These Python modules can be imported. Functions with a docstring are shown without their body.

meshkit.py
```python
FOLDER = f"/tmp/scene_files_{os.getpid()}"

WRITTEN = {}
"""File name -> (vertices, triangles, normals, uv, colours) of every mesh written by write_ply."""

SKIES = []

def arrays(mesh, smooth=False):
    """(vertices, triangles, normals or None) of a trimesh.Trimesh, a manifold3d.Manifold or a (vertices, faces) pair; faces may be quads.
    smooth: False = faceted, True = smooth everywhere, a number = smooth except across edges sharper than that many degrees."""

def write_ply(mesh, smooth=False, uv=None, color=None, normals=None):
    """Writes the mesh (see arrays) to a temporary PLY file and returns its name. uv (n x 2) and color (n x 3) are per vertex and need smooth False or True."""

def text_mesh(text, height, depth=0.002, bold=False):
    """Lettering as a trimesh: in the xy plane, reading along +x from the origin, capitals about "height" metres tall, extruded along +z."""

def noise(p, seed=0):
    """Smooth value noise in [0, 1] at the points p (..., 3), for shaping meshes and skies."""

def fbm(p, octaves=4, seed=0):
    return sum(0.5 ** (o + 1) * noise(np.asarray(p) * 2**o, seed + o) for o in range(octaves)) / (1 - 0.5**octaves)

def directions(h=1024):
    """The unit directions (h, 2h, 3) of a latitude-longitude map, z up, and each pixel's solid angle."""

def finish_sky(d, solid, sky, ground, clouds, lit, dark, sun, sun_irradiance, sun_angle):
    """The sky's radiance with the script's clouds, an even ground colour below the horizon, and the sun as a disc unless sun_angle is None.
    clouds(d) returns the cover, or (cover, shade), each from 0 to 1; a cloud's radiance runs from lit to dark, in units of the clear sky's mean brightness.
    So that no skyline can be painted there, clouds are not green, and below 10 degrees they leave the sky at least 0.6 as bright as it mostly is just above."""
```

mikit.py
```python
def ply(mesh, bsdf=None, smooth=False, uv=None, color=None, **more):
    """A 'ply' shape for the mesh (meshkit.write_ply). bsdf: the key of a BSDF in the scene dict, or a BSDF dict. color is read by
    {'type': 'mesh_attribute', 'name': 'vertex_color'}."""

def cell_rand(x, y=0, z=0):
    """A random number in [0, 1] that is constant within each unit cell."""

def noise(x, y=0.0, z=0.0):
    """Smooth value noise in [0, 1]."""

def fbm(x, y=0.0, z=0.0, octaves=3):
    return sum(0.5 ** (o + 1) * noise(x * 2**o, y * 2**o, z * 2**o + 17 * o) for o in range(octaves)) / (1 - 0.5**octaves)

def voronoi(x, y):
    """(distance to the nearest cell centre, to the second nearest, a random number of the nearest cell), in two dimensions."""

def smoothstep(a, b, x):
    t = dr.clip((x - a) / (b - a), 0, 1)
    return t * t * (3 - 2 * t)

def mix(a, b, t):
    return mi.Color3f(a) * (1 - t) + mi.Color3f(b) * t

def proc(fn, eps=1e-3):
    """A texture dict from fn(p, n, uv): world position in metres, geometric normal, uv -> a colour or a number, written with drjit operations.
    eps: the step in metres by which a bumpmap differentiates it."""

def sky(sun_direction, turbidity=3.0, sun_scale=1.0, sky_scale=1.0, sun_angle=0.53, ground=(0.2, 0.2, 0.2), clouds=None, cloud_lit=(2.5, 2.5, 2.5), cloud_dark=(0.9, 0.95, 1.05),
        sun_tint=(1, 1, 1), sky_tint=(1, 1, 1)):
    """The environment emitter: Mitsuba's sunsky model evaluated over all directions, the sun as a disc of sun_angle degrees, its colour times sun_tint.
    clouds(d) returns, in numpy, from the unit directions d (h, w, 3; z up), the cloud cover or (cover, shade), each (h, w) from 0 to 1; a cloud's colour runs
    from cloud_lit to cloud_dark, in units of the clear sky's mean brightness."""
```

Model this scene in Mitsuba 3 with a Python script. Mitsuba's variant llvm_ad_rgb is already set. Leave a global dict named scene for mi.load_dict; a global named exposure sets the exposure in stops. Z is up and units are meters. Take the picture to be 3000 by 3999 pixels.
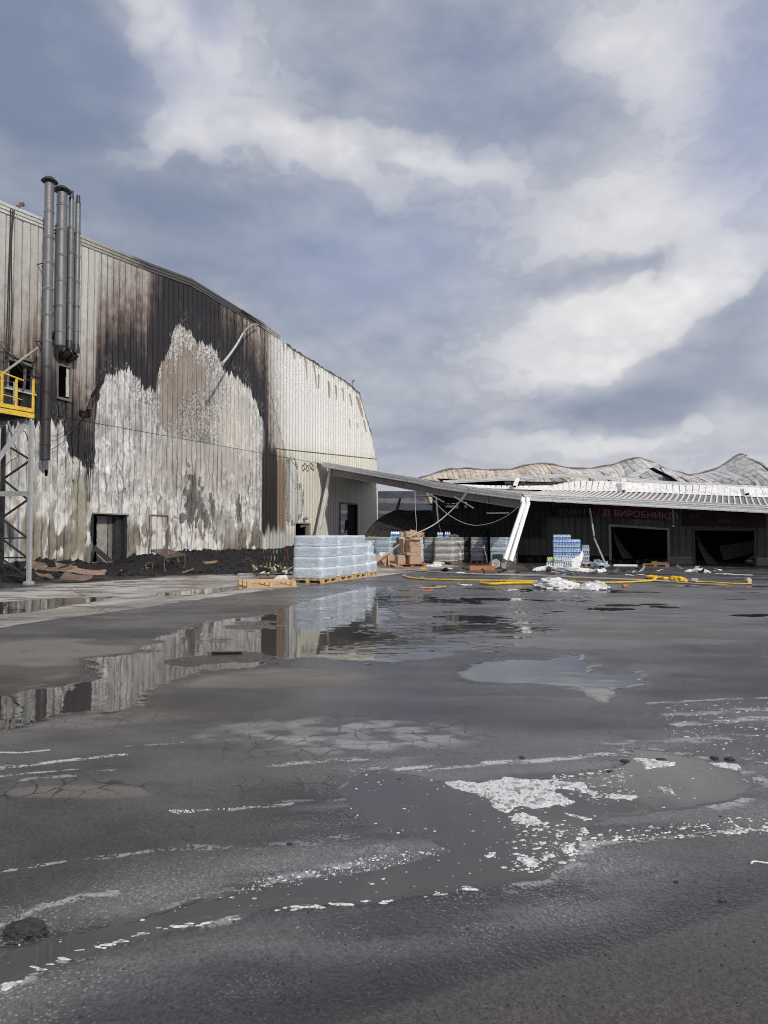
import math, random
import numpy as np, trimesh, drjit as dr, mitsuba as mi
import mikit, meshkit
from mikit import noise, fbm, voronoi, smoothstep, mix

T = mi.ScalarTransform4f
rng = np.random.default_rng(7)
scene, labels = {}, {}

# ------------------------------------------------------------------ camera, sky, exposure
PITCH = math.radians(1.9)
scene['camera'] = {'type': 'perspective', 'fov': 56.80, 'fov_axis': 'x', 'near_clip': 0.05, 'far_clip': 3000.0,
                   'to_world': T().look_at(origin=[0, 0, 1.5], target=[0, math.cos(PITCH), 1.5 + math.sin(PITCH)], up=[0, 0, 1])}
exposure = 1.3
SUN = (0.47, -0.79, 0.56)

def gauss(a, e, ca, ce, ra, re, rot=0.0):
    x, y = (a - ca) * np.cos(ce), e - ce
    c, s = math.cos(math.radians(rot)), math.sin(math.radians(rot))
    u, v = (c * x + s * y) / math.radians(ra), (-s * x + c * y) / math.radians(re)
    return np.exp(-(u * u + v * v))

CLOUDS = [  # (azimuth, elevation), radii in degrees, tilt, darkness (+) or brightness (-)
    ((-0.494, 0.558), 9, 5, -30, 1.1), ((-0.406, 0.501), 6.5, 3.4, -35, .75), ((-0.428, 0.54), 1.6, 3.4, 15, -.75), ((-0.322, 0.613), 3.2, 2.2, -25, -.62), ((-0.26, 0.584), 4.5, 3.0, 0, -.62),
    ((-0.286, 0.5), 5.0, 2.0, 12, -.85), ((-0.361, 0.462), 4, 1.2, 25, -.5), ((-0.307, 0.399), 11, 3.0, 8, .66), ((-0.15, 0.348), 9, 4.0, 0, .36), ((-0.413, 0.35), 6, 4, 0, .5),
    ((-0.138, 0.508), 1.8, 1.0, 0, -.85), ((-0.059, 0.507), 1.7, 1.4, 30, -.95), ((0.051, 0.496), 3.0, .9, -15, -.9), ((0.152, 0.484), 2.4, 1.8, 0, -.5), ((-0.029, 0.474), 5, 1.2, -8, -.3),
    ((0.047, 0.602), 8, 4.6, 0, .62), ((0.165, 0.523), 4, 2.6, 0, .3), ((0.272, 0.526), 3.6, 2, 0, .35), ((0.385, 0.566), 3.6, 4.6, 0, -.42), ((0.304, 0.599), 2.2, 1.8, 0, -.4), ((0.286, 0.494), 5, 1.5, 0, .3),
    ((0.301, 0.404), 6, 3.5, 20, -.35), ((0.394, 0.322), 3.6, 1.8, 25, -.8), ((0.269, 0.246), 7.5, 2.2, 0, -.5), ((0.458, 0.325), 3.0, 1.2, 15, -.8), ((0.349, 0.271), 4, 1.6, 25, -.8), ((0.277, 0.299), 3, 1.4, 0, -.4),
    ((0.33, 0.345), 2.0, .75, 12, .9), ((0.264, 0.336), 3.2, 1.3, 0, .6), ((0.466, 0.288), 3.6, 1.8, 20, .7), ((0.447, 0.216), 6.0, 1.8, 5, .7), ((0.358, 0.175), 8.5, 1.5, 3, .8),
    ((0.298, 0.128), 9, .9, 0, -.35), ((0, 0.33), 6, 5, 0, .35), ((0.029, 0.162), 5, 5, 0, .25), ((0.09, 0.168), 3, .6, 4, .3), ((0.414, 0.408), 4, 1.5, 0, -.3)]

def clouds(d):
    az, el = np.arctan2(d[..., 0], d[..., 1]), np.arcsin(np.clip(d[..., 2], -1, 1))
    w1, w2 = meshkit.fbm(d * 14.0, 6, 3) - .5, meshkit.fbm(d * 14.0 + 31, 6, 8) - .5
    a, e = az + .085 * w1, el + .075 * w2
    big = meshkit.fbm(d * np.array([2.6, 2.6, 5.5]) + 5, 5, 2) - .5
    det = meshkit.fbm(d * np.array([11, 11, 24]) + 3, 7, 5) - .5
    puff = 1 - np.abs(2 * meshkit.fbm(d * np.array([26, 26, 36]) + 9, 6, 6) - 1) * 2.4
    lit = dark = 0.0
    for (c, ra, re, rot, amp) in CLOUDS:
        g = abs(amp) * gauss(a, e, c[0], c[1], ra, re, rot)
        if amp < 0: lit = lit + g
        else: dark = dark + g
    ss = lambda lo, hi, x: (lambda t: t * t * (3 - 2 * t))(np.clip((x - lo) / (hi - lo), 0, 1))
    L = lit - .55 * dark + .9 * det + .12 * puff
    s = .58 + .40 * np.tanh(1.3 * dark) - .24 * np.tanh(1.4 * lit) + .50 * det + .30 * big - .13 * ss(.05, .45, L) - .12 * ss(.25, .33, L + .12 * puff) - .07 * ss(.4, .95, L + .25 * puff) + .05 * puff
    s = s + .40 * gauss(a, e, *(-0.5, 0.582), 11, 8, -30) - .16 * np.exp(-np.clip(el, 0, 2) / .13)
    s = .5 + .5 * np.tanh(1.7 * (s - .47) + .22 * puff * np.clip(L + .3, 0, 1))
    gap = .60 * gauss(a, e, *(0.5, 0.517), 4.6, 8.5) + .5 * gauss(a, e, *(-0.253, 0.637), 1.8, 1.8) + .30 * gauss(a, e, *(-0.286, 0.564), 6, 3) + .34 * gauss(a, e, *(0, 0.379), 9, 5) + .22 * gauss(a, e, *(0.182, 0.567), 7, 4) + 1.3 * np.clip(meshkit.fbm(d * 2.1 + 40, 4, 9) - .62, 0, 1) * (np.abs(az) > .6)
    return np.clip(1.0 - gap, .25, 1), s

scene['sky'] = mikit.sky(SUN, turbidity=3.5, sun_scale=1.2, sky_scale=1.0, sun_angle=1.2, clouds=clouds, cloud_lit=(2.05, 1.99, 1.95), cloud_dark=(.33, .45, .70),
                         sky_tint=(3.0, 2.1, 2.1), ground=(.10, .10, .10), sun_tint=(.67, .79, 1.03))

# ------------------------------------------------------------------ places: the hangar's front is the plane through O along D, outwards is N
O = np.array([-14.20546, 26.33484, 0.0]); D = np.array([.424159, .905588, 0.0]); N = np.array([.905588, -.424159, 0.0]); Z = np.array([0, 0, 1.0])
def wp(t, z, n=0.0):
    t, z, n = np.broadcast_arrays(np.asarray(t, float), np.asarray(z, float), np.asarray(n, float))
    return O + t[..., None] * D + n[..., None] * N + z[..., None] * Z
V3 = lambda p, z=None: np.array([p[0], p[1], p[2] if z is None else z], float)

# ------------------------------------------------------------------ bookkeeping
def numbered(key):
    if key not in scene and key not in labels: return key
    i = 1
    while f'{key}_{i:03d}' in scene or f'{key}_{i:03d}' in labels: i += 1
    return f'{key}_{i:03d}'
def part(key, mesh, bsdf, smooth=False, label=None, kind=None, **more):
    key = numbered(key); scene[key] = mikit.ply(mesh, bsdf, smooth=smooth, **more)
    if label or kind: labels[key] = {k: v for k, v in (('label', label), ('kind', kind)) if v}
    return key
def thing(name, label, cat, group=None):
    key = numbered(name); labels[key] = {'label': label, 'category': cat}
    if group: labels[key]['group'] = group
    return key
def solo(name, mesh, bsdf, label, cat, group=None, smooth=False):
    key = thing(name, label, cat, group); scene[key] = mikit.ply(mesh, bsdf, smooth=smooth); return key
def struct(name, mesh, bsdf, label, kind='structure', smooth=False):
    key = numbered(name); scene[key] = mikit.ply(mesh, bsdf, smooth=smooth); labels[key] = {'label': label, 'kind': kind}; return key

# ------------------------------------------------------------------ mesh helpers
cat = lambda ms: trimesh.util.concatenate(list(ms))
def TM(v, f, tidy=False):
    m = trimesh.Trimesh(np.asarray(v, float), np.asarray(f), process=False)
    if tidy: m.remove_unreferenced_vertices()
    return m
def frame(x, up=Z):
    x = np.asarray(x, float); x = x / np.linalg.norm(x); y = np.cross(up, x)
    if np.linalg.norm(y) < 1e-6: y = np.cross([1, 0, 0], x)
    y /= np.linalg.norm(y); return np.stack([x, y, np.cross(x, y)], 1)
def box(size, c, R=None, b=0.0):
    if b:
        import manifold3d as m3
        h = np.asarray(size, float) / 2 - b; pts = []
        for s in np.ndindex(2, 2, 2):
            q = (np.array(s) * 2 - 1) * h; sg = np.array(s) * 2 - 1
            for k in range(3):
                e = np.zeros(3); e[k] = b; pts.append(q + sg * e)
        mm = m3.Manifold.hull_points(np.array(pts)).to_mesh(); m = TM(mm.vert_properties[:, :3], mm.tri_verts)
    else: m = trimesh.creation.box(size)
    if R is not None: m.apply_transform(np.vstack([np.hstack([R, np.zeros((3, 1))]), [0, 0, 0, 1]]))
    m.apply_translation(c); return m
def bar(p0, p1, w, h, up=Z, ext=0.0, b=0.0):
    p0, p1 = np.asarray(p0, float), np.asarray(p1, float); L = np.linalg.norm(p1 - p0)
    return box((L + 2 * ext, w, h), (p0 + p1) / 2, frame(p1 - p0, up), b)
def rotz(a): c, s = math.cos(a), math.sin(a); return np.array([[c, -s, 0], [s, c, 0], [0, 0, 1.0]])
def euler(rx, ry, rz): return rotz(rz) @ trimesh.transformations.euler_matrix(rx, ry, 0)[:3, :3]
def spline(pts, n):
    from scipy.interpolate import CubicSpline
    pts = np.asarray(pts, float); u = np.r_[0, np.cumsum(np.linalg.norm(np.diff(pts, axis=0), axis=1))]
    return CubicSpline(u, pts)(np.linspace(0, u[-1], n))
def tube(pts, r, sides=8, sq=1.0):
    p = np.asarray(pts, float); t = np.gradient(p, axis=0); t /= np.linalg.norm(t, axis=1, keepdims=True) + 1e-12
    ref = np.where(np.abs(t[:, 2:]) < .95, [0, 0, 1.0], [1.0, 0, 0]); a = np.cross(t, ref); a /= np.linalg.norm(a, axis=1, keepdims=True); b = np.cross(a, t)
    ang = np.arange(sides) * 2 * np.pi / sides; r = np.broadcast_to(r, (len(p),))
    v = p[:, None] + r[:, None, None] * (np.cos(ang)[None, :, None] * a[:, None] + sq * np.sin(ang)[None, :, None] * b[:, None])
    i, j = np.meshgrid(np.arange(len(p) - 1), np.arange(sides), indexing='ij'); k = (j + 1) % sides
    q = np.stack([i * sides + j, i * sides + k, (i + 1) * sides + k, (i + 1) * sides + j], -1).reshape(-1, 4)
    v = np.vstack([v.reshape(-1, 3), p[0], p[-1]]); m = len(v); jj = np.arange(sides); kk = (jj + 1) % sides; e = (len(p) - 1) * sides
    f = np.vstack([q[:, [0, 2, 1]], q[:, [0, 3, 2]], np.stack([jj * 0 + m - 2, jj, kk], 1), np.stack([jj * 0 + m - 1, e + kk, e + jj], 1)])
    return TM(v, f)
def lathe(prof, c, axis=None, sides=24):
    m = trimesh.creation.revolve(np.asarray(prof, float), sections=sides)
    if axis is not None:
        F = frame(axis); R = np.stack([F[:, 1], F[:, 2], F[:, 0]], 1); m.apply_transform(np.vstack([np.hstack([R, np.zeros((3, 1))]), [0, 0, 0, 1]]))
    m.apply_translation(c); return m
def grid(P):
    """A sheet from an array of points (a, b, 3)."""
    a, b = P.shape[:2]; i = np.arange(a * b).reshape(a, b)
    q = np.stack([i[:-1, :-1], i[1:, :-1], i[1:, 1:], i[:-1, 1:]], -1).reshape(-1, 4)
    return TM(P.reshape(-1, 3), np.vstack([q[:, [0, 1, 2]], q[:, [0, 2, 3]]]))
def thick(m, h, d=None):
    """Gives an open sheet the thickness h."""
    v, f = np.asarray(m.vertices), np.asarray(m.faces); k = len(v)
    nrm = np.broadcast_to(np.asarray(d, float), v.shape) if d is not None else trimesh.Trimesh(v, f, process=False).vertex_normals
    e = np.sort(f[:, [[0, 1], [1, 2], [2, 0]]].reshape(-1, 2), 1); un, cnt = np.unique(e, axis=0, return_counts=True)
    ok = {tuple(x) for x in un[cnt == 1]}; d3 = f[:, [[0, 1], [1, 2], [2, 0]]].reshape(-1, 2)
    bd = np.array([x for x in d3 if tuple(sorted(x)) in ok])
    side = np.vstack([np.stack([bd[:, 1], bd[:, 0], bd[:, 0] + k], 1), np.stack([bd[:, 1], bd[:, 0] + k, bd[:, 1] + k], 1)])
    return TM(np.vstack([v, v - nrm * h]), np.vstack([f, f[:, ::-1] + k, side]))
def poly_sdf(X, Y, P):
    """Signed distance to a polygon, negative inside."""
    P = np.asarray(P, float); d = np.full(X.shape, 1e9); ins = np.zeros(X.shape, bool)
    for a, b in zip(P, np.roll(P, -1, 0)):
        e = b - a; h = np.clip(((X - a[0]) * e[0] + (Y - a[1]) * e[1]) / max(e @ e, 1e-12), 0, 1)
        d = np.minimum(d, np.hypot(X - a[0] - h * e[0], Y - a[1] - h * e[1]))
        c = (a[1] > Y) != (b[1] > Y); ins ^= c & (X < e[0] * (Y - a[1]) / (e[1] if abs(e[1]) > 1e-12 else 1e-12) + a[0])
    return np.where(ins, -d, d)
def field_mesh(F, x, y, zf):
    """The region F > 0 of a grid as a sheet with a smooth outline, heights zf(F)."""
    nx, ny = len(x), len(y); i = np.arange(nx * ny).reshape(nx, ny); pos = F > 0
    full = pos[:-1, :-1] & pos[1:, :-1] & pos[1:, 1:] & pos[:-1, 1:]; some = (pos[:-1, :-1] | pos[1:, :-1] | pos[1:, 1:] | pos[:-1, 1:]) & ~full
    X, Y = np.meshgrid(x, y, indexing='ij'); base = np.stack([X, Y, F], -1).reshape(-1, 3)
    q = np.stack([i[:-1, :-1], i[1:, :-1], i[1:, 1:], i[:-1, 1:]], -1)[full].reshape(-1, 4); fs = [q[:, [0, 1, 2]], q[:, [0, 2, 3]]]; ex = []; k = nx * ny; tri = []
    memo = {}
    def cut(a, b):
        nonlocal k
        key = (min(a, b), max(a, b))
        if key not in memo:
            fa, fb = base[a, 2], base[b, 2]; u = fa / (fa - fb); ex.append([*(base[a, :2] + u * (base[b, :2] - base[a, :2])), 0.0]); memo[key] = k; k += 1
        return memo[key]
    for a, b in zip(*np.nonzero(some)):
        c = [i[a, b], i[a + 1, b], i[a + 1, b + 1], i[a, b + 1]]; out = []
        for p0, p1 in zip(c, c[1:] + c[:1]):
            if base[p0, 2] > 0: out.append(p0)
            if (base[p0, 2] > 0) != (base[p1, 2] > 0): out.append(cut(p0, p1))
        tri += [(out[0], out[m], out[m + 1]) for m in range(1, len(out) - 1)]
    v = np.vstack([base, np.array(ex).reshape(-1, 3)]); f = np.vstack(fs + [np.array(tri, int).reshape(-1, 3)])
    v[:, 2] = zf(np.maximum(v[:, 2], 0)); used, inv = np.unique(f, return_inverse=True)
    return TM(v[used], inv.reshape(-1, 3))
def nz2(X, Y, s, seed=0, o=4): return meshkit.fbm(np.stack([X * s, Y * s, X * 0], -1), o, seed)

# ------------------------------------------------------------------ materials
def C(*c): return {'type': 'rgb', 'value': list(c)}
def mat(key, color, rough=.6, metal=0.0, spec=.5, bump=None, bscale=1.0, eps=1e-3, **more):
    b = {'type': 'principled', 'base_color': color if isinstance(color, dict) else C(*color), 'roughness': rough, 'metallic': metal, 'specular': spec, **more}
    if bump is not None: b = {'type': 'bumpmap', 'arbitrary': mikit.proc(bump, eps), 'scale': bscale, 'bsdf': b}
    scene[key] = {'type': 'twosided', 'bsdf': b}; return key
def pl(x, pts):
    """Piecewise linear function of x, flat outside."""
    pts = sorted(pts); x = dr.clip(x, pts[0][0], pts[-1][0]); out = mi.Float(pts[0][1]); last = 0.0
    for (a, fa), (b, fb) in zip(pts, pts[1:]):
        s = (fb - fa) / max(b - a, 1e-4); out = out + (s - last) * dr.maximum(x - a, 0); last = s
    return out
def ell(t, z, ct, cz, rt, rz): return dr.sqrt(dr.square((t - ct) / rt) + dr.square((z - cz) / rz))
def spotted(base, amp=.25, s=6.0, dark=.5):
    def fn(p, n, uv):
        a = fbm(p.x * s, p.y * s, p.z * s, 3); b = fbm(p.x * s * 5 + 9, p.y * s * 5, p.z * s * 5, 2)
        return mi.Color3f(*base) * (1 + amp * (a - .5) * 2) * mix((1, 1, 1), (dark,) * 3, smoothstep(.58, .75, b) * .6)
    return mikit.proc(fn)

TO = (float(O[0]), float(O[1])); TD = (float(D[0]), float(D[1]))
BURN = [(-0.108, 5.503), (0.965, 5.799), (2.036, 6.137), (2.333, 5.819), (2.5, 6.092), (2.844, 5.7), (2.929, 5.185), (3.037, 4.859), (3.205, 4.781), (3.575, 4.476), (4.007, 4.189), (4.288, 4.464), (4.327, 6.225), (4.432, 7.39), (4.755, 8.275), (5.097, 8.479), (5.445, 8.721), (5.863, 8.843), (6.135, 9.041), (6.512, 8.827), (6.896, 8.703), (6.967, 8.312), (7.243, 8.292), (7.891, 8.474), (7.987, 8.836), (8.234, 9.552), (8.384, 10.031), (8.643, 10.353), (8.693, 10.553), (8.903, 10.868), (9.091, 11.586), (9.453, 11.9), (9.787, 12.067), (10.073, 11.95), (10.421, 11.846), (10.602, 11.484), (11.198, 11.554), (11.813, 11.545), (12.452, 11.109), (12.936, 10.566), (13.607, 10.329), (14.58, 10.184), (15.305, 9.888), (15.904, 9.406), (16.289, 8.845), (16.681, 8.184), (16.999, 7.684), (17.174, 5.913), (17.336, 2.735)]
TL = lambda pts: pts
SOOTLEN = [(t, l) for (t, _), l in zip([(-0.158, 8.076), (1.485, 8.45), (3.327, 8.869), (5.094, 10.405), (6.441, 11.347), (7.398, 12.219), (8.418, 12.519), (10.25, 13.057), (11.447, 12.734), (12.717, 12.391), (14.3, 12.084), (16.013, 11.006), (17.066, 8.94)], (4.0, 4.2, 4.4, 4.2, 4.4, 6.0, 22, 40, 16, 8.5, 6.0, 5.0, 9.0))]
SIDE = [(t, l) for (t, _), l in zip([(-0.121, 6.169), (16.752, 8.89), (17.384, 8.991), (18.144, 9.114), (19.273, 9.296), (21.073, 9.586), (23.691, 10.008), (26.217, 10.416)], (1, 1, .92, .62, .36, .17, .05, .0))]
RUST = [(t, l) for (t, _), l in zip([(16.863, 2.873), (17.388, 2.888), (18.144, 2.911), (18.31, 2.916), (19.096, 2.939), (19.326, 2.946)], (1, 1, 1, .55, .45, .0))]
ROOF = [(-0.266, 13.574), (1.611, 13.69), (3.453, 13.712), (5.813, 13.839), (7.673, 13.956), (10.274, 14.18), (14.659, 13.828), (16.601, 13.692), (18.077, 13.522), (20.157, 13.186), (22.229, 12.997), (24.517, 12.746), (26.743, 12.603), (29.161, 12.083), (30.321, 10.431), (31.253, 9.14), (31.936, 7.762), (32.214, 6.703), (32.448, 3.338)]
ROOF = [(-30.0, 3.0), (-27.0, 9.0), (-22.0, 12.0), (-12.0, 13.6)] + ROOF + [(32.45, 0.0)]
DRIPS = [([(23.165, 12.306), (23.172, 11.219)], .16), ([(24.52, 12.09), (24.634, 10.834)], .24), ([(25.5, 12.013), (25.69, 10.909)], .2), ([(26.515, 11.969), (26.788, 10.987)], .2), ([(27.649, 11.77), (28.013, 10.781)], .22), ([(28.828, 11.793), (29.845, 10.223)], .45),
         ([(30.058, 11.523), (30.716, 10.352)], .45), ([(27.536, 9.919), (27.737, 9.2)], .14), ([(28.751, 9.832), (28.959, 9.365)], .13), ([(29.888, 10.191), (30.367, 9.243)], .22), ([(20.007, 13.28), (20.192, 12.573)], .22), ([(21.489, 12.965), (21.69, 11.464)], .16), ([(22.526, 12.807), (23.004, 11.102)], .16), ([(18.807, 13.501), (18.956, 12.741)], .16)]
PEEL = [(19.532, 6.137), (19.71, 5.802), (20.187, 5.472), (20.492, 5.09), (20.345, 4.513), (20.5, 4.035), (20.985, 4.552), (21.268, 4.075), (21.179, 3.412), (20.874, 2.911), (20.208, 2.812), (19.913, 2.484), (19.272, 2.471), (19.151, 3.178), (19.374, 4.057), (19.082, 4.594), (19.306, 5.322)]

def wall_paint(p, n, uv):
    t = (p.x - TO[0]) * TD[0] + (p.y - TO[1]) * TD[1]; z = p.z
    vs, fs = noise(t * 7, z * .22, 1), noise(t * 26, z * .9, 2)
    mo, mf, sp = fbm(t * 1.3, z * 1.1, 3), fbm(t * 5.5, z * 3.6, 5), fbm(t * 17, z * 14, 7, 2)
    pid = noise(dr.floor(t / .35) * 7.31, 3.3)                                            # each panel its own tone
    left = smoothstep(17.0, 16.5, t)
    B = pl(t, BURN) + (noise(t * 4, 2.2) - .5) * .30 + (noise(t * 14, z * 1.2, 4) - .5) * .45 + (noise(t * 45, z * 4, 4) - .5) * .16
    h = z - B
    ex = smoothstep(-.05, .07, -h) * left
    # soot above the line where the paint burnt off
    soot = dr.exp(-dr.maximum(h, 0) / pl(t, SOOTLEN)) * pl(t + (vs - .5) * .5, SIDE) * smoothstep(5.2, 6.6, z + left * 8 + (mf - .5))
    soot = dr.clip(soot * (1.06 + .35 * (vs - .5)) + .10 * (fs - .5) * smoothstep(.05, .3, soot) + .22 * (mf - .5) * smoothstep(.05, .25, soot) * smoothstep(1.02, .6, soot), 0, 1)
    white = mix(mix((.50, .51, .50), (.58, .59, .58), mo), (.78, .79, .78), smoothstep(15.5, 20.5, t))
    white = mix(white, (.70, .69, .61), smoothstep(7.6, 6.2, z - .06 * (t - 18)) * smoothstep(16.5, 18, t)) * (.93 + .12 * pid)
    white = mix(white, (.44, .39, .33), smoothstep(.42, .75, vs) * .28 * smoothstep(16, 11, z) * left)
    c = mix(white, (.215, .17, .145), smoothstep(.12, .62, soot)); c = mix(c, (.026, .024, .028), smoothstep(.42, .82, soot))
    # fine white crazing in two sooty zones
    f1, f2, _ = voronoi(t * 7 + (mf - .5) * 1.2, z * 2.6 + (sp - .5))
    craze = smoothstep(.05, .012, f2 - f1) * smoothstep(.5, .62, fbm(t * 2.2 + 4, z * 1.2, 11)) * smoothstep(1.6, .25, h) * smoothstep(.5, .8, soot)
    c = mix(c, (.50, .48, .46), craze * .8)
    # bare, scorched metal below it
    stn = fbm(t * 8, z * 1.1, 19, 4); bare = mix((.34, .345, .35), (.72, .72, .715), smoothstep(.30, .66, .5 * mo + .5 * stn)); bare = mix(bare, (.25, .25, .255), smoothstep(.54, .64, .6 * mf + .4 * stn) * .6); bare = mix(bare, (.72, .72, .71), smoothstep(.56, .66, .5 * sp + .5 * stn) * .5)
    bare = mix(bare, (.60, .59, .57), smoothstep(.45, 0, -h) * smoothstep(.3, .5, sp) * .8); bare = bare * (.84 + .3 * vs) * (.92 + .16 * pid)
    fd, cr = fbm(t * 11, z * 4, 23, 3), 1 - dr.abs(2 * fbm(t * 2.6, z * .8, 29, 4) - 1)
    bare = bare * (.72 + .56 * fd); bare = mix(bare, (.78, .78, .77), smoothstep(.93, .985, cr) * .75); bare = mix(bare, (.13, .125, .12), smoothstep(.05, .0, dr.abs(cr - .86)) * smoothstep(.45, .6, mo) * .6)
    w = (mf - .5) * .8 + (stn - .5) * .6
    e1 = ell(t, z, *(10.218, 8.355), 2.7, 2.9) + w
    bare = mix(bare, (.28, .225, .19), smoothstep(1.0, .80, e1) * (.60 + .40 * smoothstep(.3, .65, .5 * stn + .5 * mo)) * smoothstep(3.2, -1.2, (t - 11.05) + .8 * (9.0 - z)))
    bare = mix(bare, (.62, .62, .61), smoothstep(.82, .95, e1) * smoothstep(1.42, 1.2, e1) * smoothstep(.50, .58, sp) * smoothstep(6.5, 8.2, z))
    bare = mix(bare, (.17, .165, .165), smoothstep(.82, .95, e1) * smoothstep(1.42, 1.2, e1) * smoothstep(.50, .43, sp) * .75 * smoothstep(6.5, 8.2, z))
    e2 = ell(t, z, *(11.219, 6.802), 2.1, 2.35) + w
    bare = mix(bare, (.155, .145, .14), smoothstep(1.0, .86, e2) * smoothstep(.56, .46, sp + .3 * (mo - .5)) * .85 * smoothstep(6.2, 6.4, z))
    bare = mix(bare, (.50, .47, .44), smoothstep(1.0, .86, e2) * smoothstep(.54, .62, sp) * .8 * smoothstep(6.2, 6.4, z))
    e3 = ell(t, z, *(14.24, 7.057), 2.3, 3.2) + w
    bare = mix(bare, (.68, .64, .57), smoothstep(1.0, .6, e3) * .5)
    # lower row of panels: buckled, tan, whitish, stained towards the ground
    low = smoothstep(6.36, 6.28, z) * left
    tan = smoothstep(1.0, .55, ell(t, z, *(11.344, 4.958), 5.6, 2.5) + w) + smoothstep(1.0, .5, ell(t, z, *(0.571, 3.356), 2.6, 2.2) + w) * .5
    bare = mix(bare, (.43, .40, .38), low * dr.clip(tan, 0, 1) * (.35 + .65 * stn))
    bare = mix(bare, (.74, .73, .715), low * smoothstep(3.9, 2.0, z + (mf - .5) * 3) * .75)
    st = smoothstep(.47, .55, fbm(t * 2.3 + 7, z * .75, 13, 4) + .12 * (mf - .5)); lowz = smoothstep(3.4, 1.3, z + (mo - .5) * 2)
    bare = mix(bare, (.185, .165, .135), low * st * lowz * .95)
    bare = mix(bare, (.27, .25, .195), low * smoothstep(4.6, 3.6, t) * smoothstep(.36, .56, fbm(t * 1.7, z * .6, 17)) * smoothstep(5.0, 3.2, z) * .9)
    dk = dr.minimum(dr.minimum(ell(t, z, *(10.612, 3.4), .75, 1.55), ell(t, z, *(10.357, 2.318), 1.0, .42)), dr.minimum(ell(t, z, *(11.275, 2.508), .65, .55), dr.minimum(ell(t, z, *(12.067, 2.931), .28, 1.0), ell(t, z, *(14.355, 3.011), .34, .95)))) + (mf - .5) * 1.6
    bare = mix(bare, (.10, .095, .09), low * smoothstep(.85, .68, dk) * .9)
    bare = mix(bare, (.30, .295, .29), low * smoothstep(1.0, .8, ell(t, z, *(13.017, 1.933), 1.15, 1.0) + (mf - .5)) * .8)
    bare = mix(bare, (.13, .12, .105), low * smoothstep(.5, .15, z + (vs - .5) * .7) * .6)
    c = mix(c, bare * .93, ex)
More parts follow.
